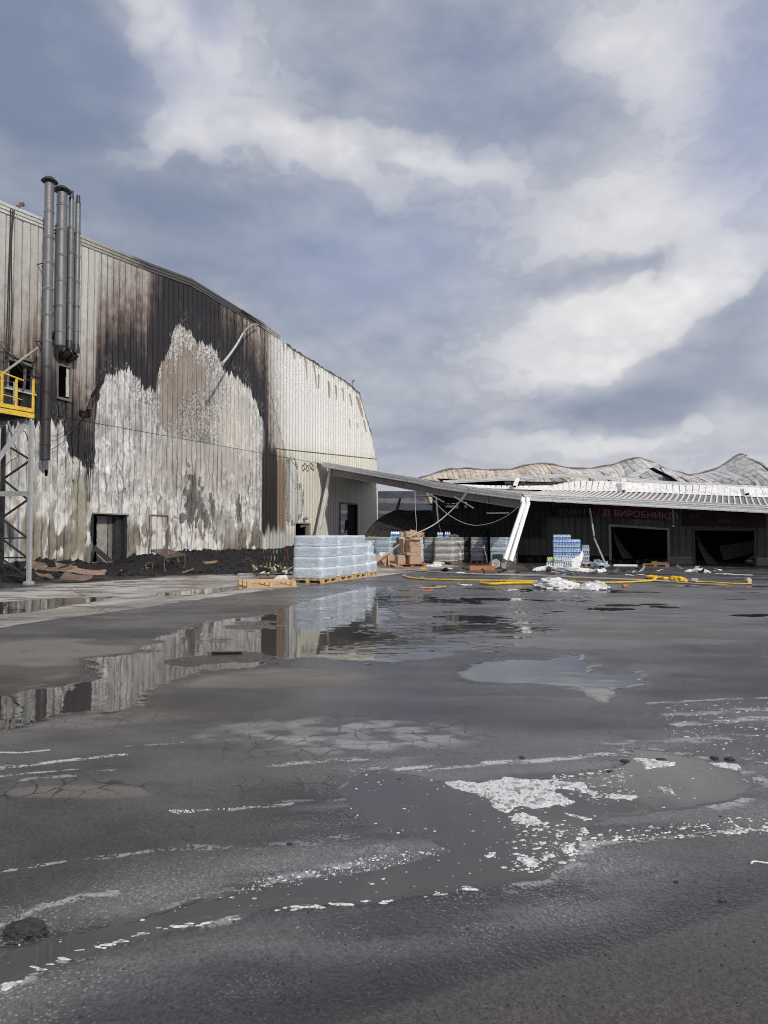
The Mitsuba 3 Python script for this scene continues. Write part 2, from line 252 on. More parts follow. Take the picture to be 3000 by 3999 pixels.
    # right of the burn: a dark run down the lower panels, brown beside it, washed out near the ground
    rz = smoothstep(1.35, 1.75, z + (noise(t * 9, 5.0) - .5) * .5); r0 = pl(t + (fs - .5) * .08, RUST); r = r0 * (1 - left * .999) * smoothstep(7.2, 5.6, z + (vs - .5))
    c = mix(c, mix((.24, .17, .122), (.030, .026, .026), smoothstep(.55, .95, r0 + .3 * (vs - .5))), smoothstep(.0, .45, r) * rz)
    c = mix(c, (.45, .46, .45), smoothstep(2.2, 1.5, z + (vs - .5) * .8) * smoothstep(17, 17.4, t) * smoothstep(21, 19.3, t) * .9)
    # brown drips under the roof edge
    dd = mi.Float(9.0)
    for ((ta, za), (tb, zb)), wd in DRIPS:
        u = dr.clip((z - za) / (zb - za), -.2, 1.2); cx = ta + (tb - ta) * u
        dd = dr.minimum(dd, dr.abs(t - cx + (fs - .5) * .05) / (wd * dr.maximum(1 - .55 * u, .1)) + dr.maximum(dr.maximum(za - z, z - za) - abs(za - zb), 0) * 3 + smoothstep(.8, 1.1, u) * 2 + smoothstep(.03, -.15, u) * 2)
    c = mix(c, (.30, .245, .205), smoothstep(1.0, .55, dd + (mf - .5) * .5) * .85)
    # edge of the roof, scorched
    c = mix(c, (.20, .17, .15), smoothstep(.55, .1, pl(t, ROOF) - z + (vs - .5) * .9) * smoothstep(16, 18.5, t) * smoothstep(.45, .62, vs) * .9)
    # flaked paint by the small hatch
    g = (mf - .5) * .75 + (vs - .5) * .5 + (sp - .5) * .3; ps = mi.Float(9.0)
    for (ct, cz, a, b) in ((*(19.893, 5.047), .62, 1.25), (*(19.604, 4.468), .5, .6), (*(20.083, 3.531), .75, 1.35), (*(20.807, 3.725), .42, 1.1), (*(19.9, 4.165), .35, .8)): ps = dr.minimum(ps, ell(t, z, ct, cz, a, b) + g)
    c = mix(c, (.085, .07, .062), smoothstep(1.22, .96, ps) * .95); c = mix(c, mix((.30, .31, .32), (.58, .59, .58), smoothstep(.35, .6, vs)), smoothstep(.97, .9, ps))
    for (ct, cz) in ((21.224, 5.837), (21.475, 5.958), (21.793, 5.852), (22.21, 6.056), (22.439, 5.975), (23.203, 6.059)):
        q = ell(t, z, ct, cz, .16, .2) + (sp - .5) * .35; c = mix(c, (.16, .135, .115), smoothstep(1.3, 1.0, q) * smoothstep(.5, .75, q))
    # dirt in the joints
    fr = t / .35 - dr.floor(t / .35); rb = .5 + .5 * dr.cos(fr * 2 * math.pi); c = c * (1 - .55 * left * smoothstep(.09, .03, dr.minimum(fr, 1 - fr)) - (1 - left) * .36 * rb * rb * rb)
    return dr.clip(c, .012, .85)
def wall_bump(p, n, uv):
    t = (p.x - TO[0]) * TD[0] + (p.y - TO[1]) * TD[1]
    return fbm(t * 2.2, p.z * 1.6, 4) * .04 * (1 - .75 * smoothstep(16, 18, t))
mat('wall_paint', mikit.proc(wall_paint), .48, spec=.35, bump=wall_bump, bscale=.45, eps=.01)
mat('black', (.012, .012, .014), .9, spec=.1)
mat('char', spotted((.014, .0135, .0145), .5, 6, 1.8), .7, spec=.25)
mat('char_gloss', spotted((.03, .03, .032), .5, 4, 2.2), .42, spec=.6)
mat('galv', spotted((.36, .37, .39), .18, 3, .8), .36, metal=.75)
def flue(p, n, uv):
    t = (p.x - TO[0]) * TD[0] + (p.y - TO[1]) * TD[1]
    c = mix((.21, .22, .235), (.14, .145, .155), fbm(p.x * 4, p.y * 4, p.z * 1.5)) * (.85 + .3 * noise(p.x * 20, p.y * 20, p.z * .4))
    return mix(c, (.045, .042, .045), smoothstep(9.4, 7.4, p.z + (fbm(p.x * 3, p.y * 3, p.z) - .5) * 1.2))
mat('flue_metal', mikit.proc(flue), .50, metal=.35)
mat('dark_metal', spotted((.05, .05, .055), .3, 5, 1.5), .45, metal=.5)
mat('trim', spotted((.50, .51, .50), .15, 2, .6), .42, spec=.5)
mat('trim_burnt', spotted((.10, .095, .092), .4, 2, .5), .5, spec=.4)
def rake(p, n, uv):
    t = (p.x - TO[0]) * TD[0] + (p.y - TO[1]) * TD[1]
    return mix(mix((.56, .57, .56), (.40, .38, .35), smoothstep(1.5, 4, t)), (.085, .08, .08), smoothstep(4.0, 7.5, t + (fbm(t * 2, p.z * 3) - .5) * 2) * smoothstep(17.5, 16, t)) * (.85 + .3 * noise(t * 5, p.z * 30))
mat('rake_paint', mikit.proc(rake), .42, spec=.5)
mat('pan_grime', spotted((.17, .165, .155), .3, 2.5, .6), .6, spec=.4)
mat('rib_paint', spotted((.60, .60, .58), .2, 3, .6), .5, spec=.4)
mat('gutter_paint', spotted((.72, .74, .77), .12, 1.6, .75), .35, spec=.5)
mat('white_paint', spotted((.78, .79, .80), .08, 3, .8), .35, spec=.5)
mat('grime_paint', spotted((.32, .31, .29), .3, 2.5, .55), .55, spec=.4)
mat('beam_paint', spotted((.17, .155, .145), .25, 2, .7), .55, spec=.4)
mat('yellow_paint', spotted((.72, .49, .05), .16, 5, .55), .38, spec=.5)
mat('steel_paint', spotted((.42, .45, .47), .15, 4, .75), .4, metal=.3)
mat('rust', spotted((.17, .125, .10), .35, 8, .5), .7, spec=.3)
mat('wood', spotted((.55, .38, .22), .22, 9, .6), .7, spec=.25)
mat('old_wood', spotted((.26, .18, .125), .35, 9, .5), .8, spec=.2)
mat('red_wood', spotted((.42, .17, .08), .3, 9, .55), .75, spec=.2)
def cardb(p, n, uv): return mi.Color3f(.40, .285, .20) * (.88 + .22 * fbm(p.x * 5, p.y * 5, p.z * 5)) * (.97 + .06 * noise(p.x * 90, p.y * 90, p.z * 90))
mat('cardboard', mikit.proc(cardb), .8, spec=.2)
mat('pink_card', spotted((.27, .195, .155), .4, 4, .3), .85, spec=.2)
mat('burnt_card', spotted((.17, .122, .098), .5, 4, .25), .85, spec=.2)
mat('red_print', (.34, .07, .04), .8, spec=.2)
mat('paper', spotted((.72, .70, .66), .15, 12, .7), .7, spec=.3)
def film_bump(p, n, uv): return noise(p.x * 11 + p.z * 3, p.y * 11, p.z * 26) * .010 + fbm(p.x * 30, p.y * 30, p.z * 9, 2) * .006
def film(tint, amp, bot=.42):
    def fn(p, n, uv):
        u = p.x * n.y - p.y * n.x                                   # runs along an upright face
        k = (p.z - .14) / .345; f = k - dr.floor(k); b = noise(u * 22, dr.floor(k) * 3.7)
        bottle = smoothstep(.25, .75, dr.sin(u * 2 * math.pi / .085) * .5 + .5)
        dim = smoothstep(.08, .2, f) * smoothstep(.97, .8, f) * (.55 + .45 * fbm(u * 2, p.z * 3, 2)) * amp
        c = mi.Color3f(*tint) * (1 - dim * (.26 + bot * bottle * smoothstep(.15, .3, f) * smoothstep(.75, .6, f)))
        return mix(c, (.80, .83, .86), smoothstep(.56, .78, fbm(u * 4 + p.z * 6, p.z * 22 + u * 3, 3, 4)) * .6) * (.94 + .12 * b)
    return mikit.proc(fn)
mat('film_blue', film((.58, .66, .77), 1.1, .14), .26, spec=.6, bump=film_bump, eps=.004)
mat('film_pale', film((.45, .56, .68), 1.4, .3), .30, spec=.6, bump=film_bump, eps=.004)
mat('film_grey', film((.56, .56, .55), 1.7), .40, spec=.5, bump=film_bump, eps=.004)
mat('film_dark', film((.42, .45, .51), 1.6), .40, spec=.5, bump=film_bump, eps=.004)
def crumple(p, n, uv): return fbm(p.x * 24, p.y * 24, p.z * 24, 3) * .05
mat('loose_film', spotted((.74, .75, .77), .12, 8, .8), .35, spec=.6, bump=crumple, eps=.004)
mat('bottle_plastic', (.50, .62, .78), .18, spec=.6)
mat('bottle_label', spotted((.07, .20, .55), .4, 14, 1.4), .35, spec=.5)
mat('bottle_cap', (.80, .83, .88), .3, spec=.5)
mat('bottle_green', (.42, .60, .16), .25, spec=.5)
mat('bottle_red', (.22, .02, .025), .3, spec=.5)
mat('bottle_dim', (.20, .24, .10), .4, spec=.5)
mat('bottle_milk', (.60, .62, .50), .45, spec=.4)
mat('hose_yellow', spotted((.68, .43, .035), .3, 7, .4), .6, spec=.3)
mat('hose_grey', spotted((.42, .38, .34), .25, 7, .7), .7, spec=.3)
mat('cable', (.03, .03, .032), .6, spec=.3)
mat('cable_pale', (.42, .41, .39), .6, spec=.3)
mat('banner_dim', spotted((.030, .008, .014), .4, 3, .4), .6, spec=.3)
mat('banner_red', spotted((.075, .010, .024), .4, 3, .4), .6, spec=.3)
mat('letter', spotted((.19, .18, .195), .2, 5, .6), .6, spec=.3)
mat('letter_burnt', (.075, .07, .075), .7, spec=.3)
def wh_wall(p, n, uv):
    s = p.x * .906 - p.y * .424; v = fbm(s * .55, p.z * .9, 4); edge = p.z + (fbm(s * .6, 3.0) - .5) * 1.3 + (fbm(s * 4, p.z * 3, 5) - .5) * .35
    c = mix((.11, .118, .12), (.06, .066, .068), v) * (.85 + .3 * noise(s * 7, p.z * .4))
    burn = smoothstep(1.15, 1.6, edge) * smoothstep(-8.3, -9.2, s) + smoothstep(2.0, 3.0, edge) * .8
    burn = dr.maximum(dr.clip(burn, 0, 1), smoothstep(-10.7, -11.2, s + (v - .5)))
    return mix(c, (.018, .018, .02), burn)
mat('shed_wall', mikit.proc(wh_wall), .6, spec=.3)
def far_sheet(p, n, uv):
    a = fbm(p.x * .5, p.y * .5, p.z * 1.2, 3); b = fbm(p.x * 3, p.y * 3, p.z * 4, 3)
    c = mix((.52, .45, .38), (.50, .50, .50), smoothstep(10, 21, p.x + (a - .5) * 10)); return mix(c, (.20, .185, .175), smoothstep(.48, .68, b) * .6) * (.8 + .4 * a)
mat('far_sheet', mikit.proc(far_sheet), .6, spec=.3)
mat('roof_white', spotted((.82, .82, .83), .12, 1.6, .6), .4, spec=.5)
mat('far_blue', spotted((.06, .07, .10), .4, .8, .7), .6, spec=.3)
mat('far_band', spotted((.15, .155, .175), .5, .9, .5), .6, spec=.3)
mat('block_concrete', spotted((.24, .235, .23), .25, 6, .6), .85, spec=.2)
mat('barrel_green', spotted((.06, .09, .085), .3, 6, .6), .5, spec=.4)
mat('bucket_white', (.66, .66, .63), .5, spec=.4)
def asphalt_lump(p, n, uv): return mi.Color3f(.035, .034, .036) * (.6 + .9 * noise(p.x * 90, p.y * 90, p.z * 90))
mat('lump', mikit.proc(asphalt_lump), .7, spec=.4)
mat('foam', mikit.proc(lambda p, n, uv: mix((.24, .24, .245), mix((.52, .525, .535), (.70, .71, .725), fbm(p.x * 20, p.y * 20, 4)), smoothstep(.30, .46, fbm(p.x * 42 + 6 * fbm(p.x * 9, p.y * 9, 2), p.y * 42, 3, 4)))), .55, spec=.4, bump=lambda p, n, uv: fbm(p.x * 60, p.y * 60, 1, 2) * .02, eps=.002)

# ------------------------------------------------------------------ ground
PUD_FRONT = [(-0.256, 4.205), (-0.178, 4.536), (0, 4.595), (0.328, 4.423), (0.625, 4.387), (0.992, 4.419), (1.327, 4.488), (1.579, 4.712), (1.675, 4.902), (1.684, 5.121), (1.94, 5.012), (2.168, 4.802), (2.282, 4.57), (2.282, 4.32), (1.96, 4.061), (1.584, 3.941), (1.251, 3.825), (1.006, 3.677), (0.946, 3.468), (0.71, 3.164), (0.393, 3.063), (0, 2.968), (-0.428, 2.914), (-0.759, 2.763), (-1.039, 2.625), (-1.146, 2.546), (-1.204, 2.467), (-1.273, 2.405), (-1.344, 2.353), (-1.493, 2.608), (-1.407, 2.654), (-1.259, 2.699), (-1.061, 2.811), (-0.774, 2.986), (-0.412, 3.143), (0, 3.253), (0.31, 3.454), (0.23, 3.57), (0, 3.652), (-0.158, 3.798)]
PUD_MIRROR = [(-3.928, 6.657), (-3.664, 6.829), (-3.175, 7.549), (-3.428, 8.756), (-3.235, 8.923), (-3.028, 9.175), (-3.186, 11.173), (-3.042, 12.357), (-2.139, 13.212), (-1.967, 15.171), (-1.467, 17.444), (-1.017, 19.655), (-0.143, 19.841), (0, 13.553), (-0.041, 11.355), (0.514, 10.248), (0.481, 8.942), (0, 8.543), (-1.001, 8.595), (-1.286, 8.291), (-1.693, 7.932), (-2.01, 7.672), (-2.279, 6.987), (-2.217, 6.731), (-2.376, 6.235), (-2.594, 6.039), (-2.793, 5.848), (-3, 5.6), (-3.222, 5.47)]
PUD_MID = [(0.835, 7.603), (1.103, 8.508), (1.682, 8.666), (2.188, 8.666), (2.476, 8.999), (2.355, 8.356), (2.571, 8.356), (2.198, 7.8), (2.626, 7.729), (3.034, 8.291), (2.657, 7.201), (2.259, 6.987), (1.988, 6.473), (1.92, 6.987), (1.406, 7.251), (0.947, 7.313)]
PUD_FILM = [(-1.06, 18.443), (0, 20.828), (1.086, 21.58), (2.88, 20.031), (4.551, 20.422), (4.992, 18.282), (4.061, 15.282), (2.833, 12.731), (2.159, 11.355), (1.777, 10.773), (1.076, 10.004), (0.449, 8.942), (0, 8.942), (-0.232, 10.773), (-0.402, 14.006)]
PUD_APRON = [(-9.237, 16.484), (-8.643, 16.042), (-7.821, 16.747), (-6.768, 17.444), (-6.342, 17.74), (-6.445, 16.166), (-6.717, 14.39), (-7.204, 13.381), (-7.352, 13.129)]
PUD_APRON2 = [(-5.916, 17.517), (-5.458, 19.472), (-4.278, 21.251), (-3.762, 21.36), (-3.887, 20.031), (-4.558, 18.123), (-5.237, 16.95)]
APRON_EDGE = [(-7.084, 8.242), (-6.614, 10.248), (-6.16, 11.447), (-5.868, 12.579), (-5.387, 13.642), (-4.853, 15.116), (-4.211, 16.747), (-3.388, 18.858), (-2.303, 21.36), (-0.886, 24.629), (0, 26.502), (1.626, 30.131), (3.706, 34.341)]
ISLANDS = [[(-2.563, 12.003), (-2.43, 12.541), (-2.04, 12.357), (-1.92, 11.51), (-2.17, 11.203), (-2.457, 11.416)], [(-2.462, 10.248), (-2.271, 10.556), (-2.091, 10.323), (-2.142, 9.957), (-2.35, 9.933)], [(-2.499, 8.719), (-2.317, 9.236), (-1.808, 9.175), (-1.585, 8.848), (-1.825, 8.491), (-2.193, 8.274), (-2.469, 8.406)]]
def sdf_d(x, y, P, step=1):
    P = list(P)[::step]; d = mi.Float(1e3); ins = mi.Float(1.0)
    for a, b in zip(P, P[1:] + P[:1]):
        ex, ey = b[0] - a[0], b[1] - a[1]; h = dr.clip(((x - a[0]) * ex + (y - a[1]) * ey) / max(ex * ex + ey * ey, 1e-9), 0, 1)
        d = dr.minimum(d, dr.square(x - a[0] - h * ex) + dr.square(y - a[1] - h * ey))
        c = (y < a[1]) != (y < b[1]); ins = dr.select(c & (x < ex * (y - a[1]) / (ey if abs(ey) > 1e-9 else 1e-9) + a[0]), -ins, ins)
    return dr.sqrt(d) * ins
def seg(x, y, a, b):
    ex, ey = b[0] - a[0], b[1] - a[1]; h = dr.clip(((x - a[0]) * ex + (y - a[1]) * ey) / (ex * ex + ey * ey), 0, 1)
    return dr.sqrt(dr.square(x - a[0] - h * ex) + dr.square(y - a[1] - h * ey))
STREAKS = [([(-2.577, 4.635), (-1.783, 4.902)], .05, .95), ([(-2.753, 4.948), (-2.287, 5.048)], .03, .8), ([(-1.82, 5.102), (-1.437, 5.183)], .03, .55), ([(-2.409, 4.507), (-1.974, 4.615)], .025, .7), ([(-2.211, 4.432), (-1.728, 4.575)], .05, .4), ([(-1.73, 3.209), (-1.467, 3.316)], .022, .6), ([(-1.467, 3.316), (-1.051, 3.441)], .03, .4), ([(-1.051, 3.441), (-0.128, 3.6)], .06, .3),
    ([(-1.475, 2.779), (-1.378, 2.95)], .035, .45), ([(-1.378, 2.95), (-1.141, 3.02)], .05, .5), ([(-1.266, 2.392), (-1.2, 2.481)], .05, .7), ([(2.37, 6.376), (3.571, 6.657)], .05, .55), ([(2.364, 6.014), (3.476, 6.235)], .10, .6), ([(2.337, 5.691), (3.305, 5.929)], .10, .6), ([(0.675, 4.754), (1.58, 4.902)], .07, .75), ([(0.163, 4.585), (0.672, 4.712)], .06, .5),
    ([(0.952, 3.491), (1.713, 3.677)], .04, .55), ([(1.713, 3.677), (2.071, 3.735)], .045, .9), ([(0.618, 3.112), (0.954, 3.36)], .03, .35), ([(-0.652, 4.069), (0, 4.108)], .03, .25), ([(-0.835, 3.912), (-0.518, 4.042)], .03, .6), ([(-0.735, 4.686), (-0.138, 4.835)], .07, .55), ([(-0.196, 4.585), (0, 4.655)], .05, .5), ([(1.66, 5.17), (2.855, 5.333)], .14, .35), ([(0.099, 4.61), (0.317, 4.686)], .06, .8), ([(-0.818, 2.886), (0, 3.413)], .14, .25), ([(1.879, 5.018), (2.52, 4.712)], .12, .35)]
DRY = [(*(-1.759, 4.222), .55, .13), (*(-1.344, 7.509), 1.5, .55), (*(1.273, 6.473), .9, .22), (*(-2.736, 7.645), 1.3, .35), (*(-2.754, 5.929), 1.4, .4), (*(-4.419, 9.135), 2.2, 1.6), (*(4.636, 10.773), 2.6, .7)]
DARK = [(*(-1.09, 4.14), .17, .07), (*(-1.214, 2.546), .3, .1), (*(0.595, 3.05), .9, .16), (*(1.582, 3.185), .9, .25), (*(1.539, 9.338), 1.0, .5), (*(2.782, 9.135), 1.2, .5), (*(-0.478, 6.678), 1.2, .5), (*(0.898, 6.281), 1.6, .35), (*(-1.433, 6.678), 1.0, .4), (*(0.727, 2.74), 1.2, .30), (*(-0.173, 2.446), 1.0, .22), (*(-0.83, 2.353), .8, .2), (*(1.194, 2.811), .9, .22)]
def ground_state(p):
    x, y = p.x, p.y; wob = fbm(x * 1.1, y * 1.6, 3) - .5
    d = dr.minimum(sdf_d(x, y, PUD_FRONT), dr.minimum(sdf_d(x, y, PUD_MIRROR), sdf_d(x, y, PUD_MID))) + wob * .16
    reach = dr.clip(y * .035, .12, .8)
    wet = smoothstep(reach, 0.0, d)
    for (cx, cy, a, b) in DARK: wet = dr.maximum(wet, smoothstep(1.15, .55, ell(x, y, cx, cy, a, b) + wob * .9) * .8)
    dry = mi.Float(0.0)
    for (cx, cy, a, b) in DRY: dry = dr.maximum(dry, smoothstep(1.1, .7, ell(x, y, cx, cy, a, b) + wob * .9))
    # the corner at the lower right is drier, with a dark margin
    c = y - (2.33 + .42 * x) + .18 * (fbm(x * .9, y * .9, 8) - .5)
    corner = smoothstep(.06, -.10, c); margin = smoothstep(-.05, .0, c) * smoothstep(.30, .08, c)
    return wet, dry * (1 - wet), corner, margin, d
def ground_color(p, n, uv):
    x, y = p.x, p.y; wet, dry, corner, margin, d = ground_state(p)
    g1, g2 = noise(x * 95, y * 95), noise(x * 210, y * 210, 3); pa = fbm(x * .5, y * 1.0, 2, 4); pb = fbm(x * 2.2, y * 3.0, 5, 3)
    near = smoothstep(9, 2, y); w1, w2 = fbm(x * 2.5, y * 2.5, 4) - .5, fbm(x * 2.5 + 7, y * 2.5, 6) - .5
    c = mix((.041, .0395, .0415), (.108, .105, .106), smoothstep(.32, .70, pa * .55 + pb * .25 + .2 * fbm(x * .8 + .4 * w1, y * 3.2 + w2, 83, 4)))
    c = mix(c, (.155, .140, .125), dry * (.55 + .5 * pb)); c = c * mix((1, 1, 1), (.55, .55, .575), wet)
    c = mix(c, (.070, .064, .058), corner * .75); c = c * (1 - .42 * margin)
    # cracks, in patches of alligator cracking
    zone = dr.maximum(smoothstep(1.1, .5, ell(x, y, *(-0.297, 5.542), 1.5, 1.0)), dr.maximum(smoothstep(1.1, .4, ell(x, y, *(-0.562, 4.264), .75, .32)), dr.maximum(smoothstep(1.1, .5, ell(x, y, *(-1.898, 4.264), .75, .22)), smoothstep(1.1, .5, ell(x, y, *(-1.635, 6.1), 2.0, .7)) * .75)))
    f1, f2, _ = voronoi(x * 5.2 + w1 * 1.6, y * 5.2 + w2 * 1.6); e = f2 - f1
    crack = smoothstep(.085, .02, e) * zone * smoothstep(.3, .5, fbm(x * 1.3, y * 1.3, 12) + .25 * zone)
    h1, h2, _ = voronoi(x * .42 + w1 * .7 + 3, y * .42 + w2 * .7); crack = dr.maximum(crack, smoothstep(.012 + .0006 * y, .004, h2 - h1) * smoothstep(.50, .62, fbm(x * .3 + 2, y * .3, 9)) * .5)
    salt = smoothstep(1.05, .3, ell(x, y, *(-0.231, 5.401), 1.25, .62) + (pb - .5)) * smoothstep(.35, .62, fbm(x * 5, y * 9, 14)) * (1 - wet * .6)
    c = mix(c, (.34, .34, .345), salt * .62)
    # dried foam lines
    xr, yr = x + .35 * y + .10 * w1 + .02 * g1, y - .08 * x + .06 * w2 + .03 * (noise(x * 31 + y * 17, y * 33 - x * 9) - .5)
    br = fbm(xr * 7 + yr * 3, yr * 24 - xr * 2, 21, 5); st = mi.Float(0.0); wv = (fbm(x * 2.0, y * 2.0, 33) - .5) * .13
    for (a, b), wd, am in STREAKS: st = dr.maximum(st, smoothstep(wd, wd * .2, seg(x, y + wv, a, b)) * am)
    rim = smoothstep(.09, .0, dr.abs(d - .02)) * smoothstep(.50, .66, fbm(x * 3, y * 3, 41)) * smoothstep(9, 5, y) * .55
    st = dr.maximum(st, rim)
    milk = smoothstep(.45, .0, dr.abs(d - .10)) * smoothstep(.40, .66, fbm(xr * 1.1, yr * 5.0, 47, 5)) * smoothstep(8, 4, y)
    c = mix(c, (.25, .252, .255), milk * .38)
    c = mix(c, (.46, .465, .47), smoothstep(.52 - .22 * st, .66 - .18 * st, br * .75 + g1 * .25) * smoothstep(.02, .25, st) * dr.minimum(st * 1.2, 1))
    v1, v2, v3 = voronoi(x * 70 + 12 * w1, y * 80 + 12 * w2)
    fleck = smoothstep(.34, .22, v1 / (.25 + v3)) * smoothstep(.60, .64, v3 * .35 + .65 * fbm(xr * 2.3, yr * 3.4, 52)) * smoothstep(.55, .0, dr.abs(d - .12)) * near
    c = mix(c, (.36, .365, .37), fleck * .55)
    c = c * (.75 + .50 * g1 * near + .25 * (1 - near)) * (1 + .5 * (g2 - .5) * near)
    c = mix(c, (.23, .225, .22), smoothstep(.90, .97, noise(x * 110 + y * 60 + 3, y * 110 - x * 60, 61)) * near * .5 * (1 - wet * .5)); c = c * (1 - .75 * smoothstep(.90, .97, noise(x * 60 + y * 30, y * 60 - x * 30, 63)) * .6)
    c = c * (1 - .42 * smoothstep(.52, .62, fbm(x * .55 + .3 * y, y * 1.5, 91, 5)) * smoothstep(3.0, 5.5, y))
    return mix(c, (.012, .012, .012), crack * .8 * (.5 + .5 * smoothstep(.3, .6, pb)))
def ground_rough(p, n, uv):
    wet, dry, corner, margin, d = ground_state(p); s = fbm(p.x * .33, p.y * .7, 71, 3)
    wp_ = smoothstep(.52, .62, fbm(p.x * .55 + .3 * p.y, p.y * 1.5, 91, 5)) * smoothstep(3.0, 5.5, p.y)
    sheen = smoothstep(1.15, .5, ell(p.x, p.y, 2.2, 17.0, 5.5, 7.5) + (s - .5) * .8)
    return dr.clip(.50 - .28 * wet - .17 * sheen - .20 * wp_ - .20 * smoothstep(.42, .68, s) + .25 * dry + .25 * corner - .08 * margin, .2, .9)
def ground_bump(p, n, uv):
    return noise(p.x * 95, p.y * 95) * .0026 + noise(p.x * 210, p.y * 210, 3) * .0008 + noise(p.x * 30, p.y * 30, 5) * .0015 + fbm(p.x * 3, p.y * 3, 6, 2) * .010
mat('asphalt', mikit.proc(ground_color), mikit.proc(ground_rough), spec=.45, bump=ground_bump, eps=.004)
def conc(p, n, uv):
    t = (p.x - TO[0]) * TD[0] + (p.y - TO[1]) * TD[1]; m = (p.x - TO[0]) * TD[1] - (p.y - TO[1]) * TD[0]
    a, b = fbm(t * .45, m * 1.1, 3, 4), fbm(p.x * 1.2, p.y * 3.4, 5, 4)
    c = mix((.20, .185, .17), (.33, .315, .30), smoothstep(.3, .7, a)) * (.86 + .28 * noise(p.x * 40, p.y * 40))
    c = mix(c, (.075, .07, .068), smoothstep(.50, .64, b + .02 * (9 - m)) * .85); c = mix(c, (.024, .023, .024), smoothstep(7.4, 5.6, m + (a - .5) * 4.0))
    j1, j2, _ = voronoi(t * .28, m * .28); return mix(c, (.03, .03, .03), smoothstep(.02, .005, j2 - j1) * .7)
mat('concrete', mikit.proc(conc), mikit.proc(lambda p, n, uv: dr.clip(.75 - .5 * smoothstep(.5, .62, fbm(p.x * 1.2, p.y * 3.4, 5, 4)), .25, .9)), spec=.4, bump=lambda p, n, uv: fbm(p.x * 9, p.y * 9, 3, 3) * .006, eps=.006)
def water(key, diff, ripple, sc, ior=1.34):
    scene[key] = {'type': 'twosided', 'bsdf': {'type': 'bumpmap', 'arbitrary': mikit.proc(ripple, .01), 'scale': sc, 'bsdf': {'type': 'plastic', 'int_ior': ior, 'diffuse_reflectance': C(*diff)}}}
water('murky_water', (.088, .083, .080), lambda p, n, uv: fbm(p.x * 5, p.y * 5, 1, 2) * .004, .25)
water('still_water', (.055, .052, .050), lambda p, n, uv: fbm(p.x * 3, p.y * 7, 1, 2) * .004 + noise(p.x * 16, p.y * 30, 4) * .0006 * smoothstep(-3, -6, p.x + .35 * p.y - 3.5), .22, 1.62)
water('film_water', (.045, .043, .042), lambda p, n, uv: fbm(p.x * 4, p.y * 8, 1, 3) * .004 + noise(p.x * 40, p.y * 40, 3) * .0004, .5, 1.4)

gx = np.r_[-400, -150, -60, np.linspace(-30, 30, 25), 60, 150, 400]; gy = np.r_[-200, -60, -20, np.linspace(-6, 60, 34), 90, 150, 300, 700]
struct('asphalt_yard', grid(np.stack([*np.meshgrid(gx, gy, indexing='ij'), np.zeros((len(gx), len(gy)))], -1)), 'asphalt', 'dark wet cracked asphalt yard stained with dried white foam lines')
ae = np.array(APRON_EDGE); ed = spline(ae, 400)[:, :2]; ed = ed + (nz2(ed[:, 0], ed[:, 1], 2.0, 4)[:, None] - .5) * .25 + (nz2(ed[:, 0], ed[:, 1], 12.0, 4)[:, None] - .5) * .08
back = np.array([wp(t, 0, -.04)[:2] for t in np.linspace(-14, 32.3, 400)])
rows = [ed + (back - ed) * s for s in (0, .02, .2, .4, .6, .8, 1)]
P = np.stack([np.c_[r, np.full(400, .010 if k else -.01)] for k, r in enumerate(rows)], 1)
struct('concrete_apron', grid(P[::-1]), 'concrete', 'pale stained concrete apron between the burnt hangar and the asphalt')
def puddle(name, pts, step, bsdf, label, noises, z, holes=(), thr=0.0):
    P_ = np.array(pts); x0, y0 = P_.min(0) - .6; x1, y1 = P_.max(0) + .6; x, y = np.arange(x0, x1, step), np.arange(y0, y1, step)
    X, Y = np.meshgrid(x, y, indexing='ij'); F = -poly_sdf(X, Y, P_)
    for hpts in holes: F = np.minimum(F, poly_sdf(X, Y, hpts))
    for s, a, sd in noises: F = F + a * (nz2(X, Y * 1.3, s, sd) - .5)
    return struct(name, field_mesh(F - thr, x, y, lambda f: -.0008 + (z + .0008) * np.clip(f / .03, 0, 1)), bsdf, label)
puddle('puddle', PUD_FRONT, .022, 'murky_water', 'murky grey puddle winding across the foreground with white foam afloat', [(2.0, .10, 1), (9, .06, 2)], .003)
puddle('puddle', PUD_MIRROR, .06, 'still_water', 'long still puddle mirroring the burnt hangar wall', [(.8, .9, 3), (3.5, .6, 4), (9, .15, 8)], .003, ISLANDS)
puddle('puddle', PUD_MID, .05, 'still_water', 'pale round puddle in mid yard reflecting the sky', [(1.2, .35, 5), (5, .2, 6)], .003)
def film_patch():
    P_ = np.array(PUD_FILM); x0, y0 = P_.min(0) - .6; x1, y1 = P_.max(0) + .6; x, y = np.arange(x0, x1, .07), np.arange(y0, y1, .07); X, Y = np.meshgrid(x, y, indexing='ij')
    F = np.minimum(-poly_sdf(X, Y, P_) * .4, -.02) + .9 * (nz2(X * .6 + .5 * Y, Y * 1.2, 1.1, 11, 6) - .5) + .5 * (nz2(X * .7, Y * 1.6, 4.2, 12, 4) - .5)
    return field_mesh(F - .02, x, y, lambda f: -.0008 + .0053 * np.clip(f / .03, 0, 1))
struct('puddle', film_patch(), 'film_water', 'thin broken film of water reflecting the stacks and the black shed')
puddle('puddle', PUD_APRON, .06, 'still_water', 'narrow dark puddle on the concrete apron at the left edge', [(.8, .5, 13), (3, .3, 14)], .016)
puddle('puddle', PUD_APRON2, .06, 'still_water', 'ragged thin puddle on the apron in front of the ash', [(.8, 1.2, 15), (3, .7, 16)], .016)
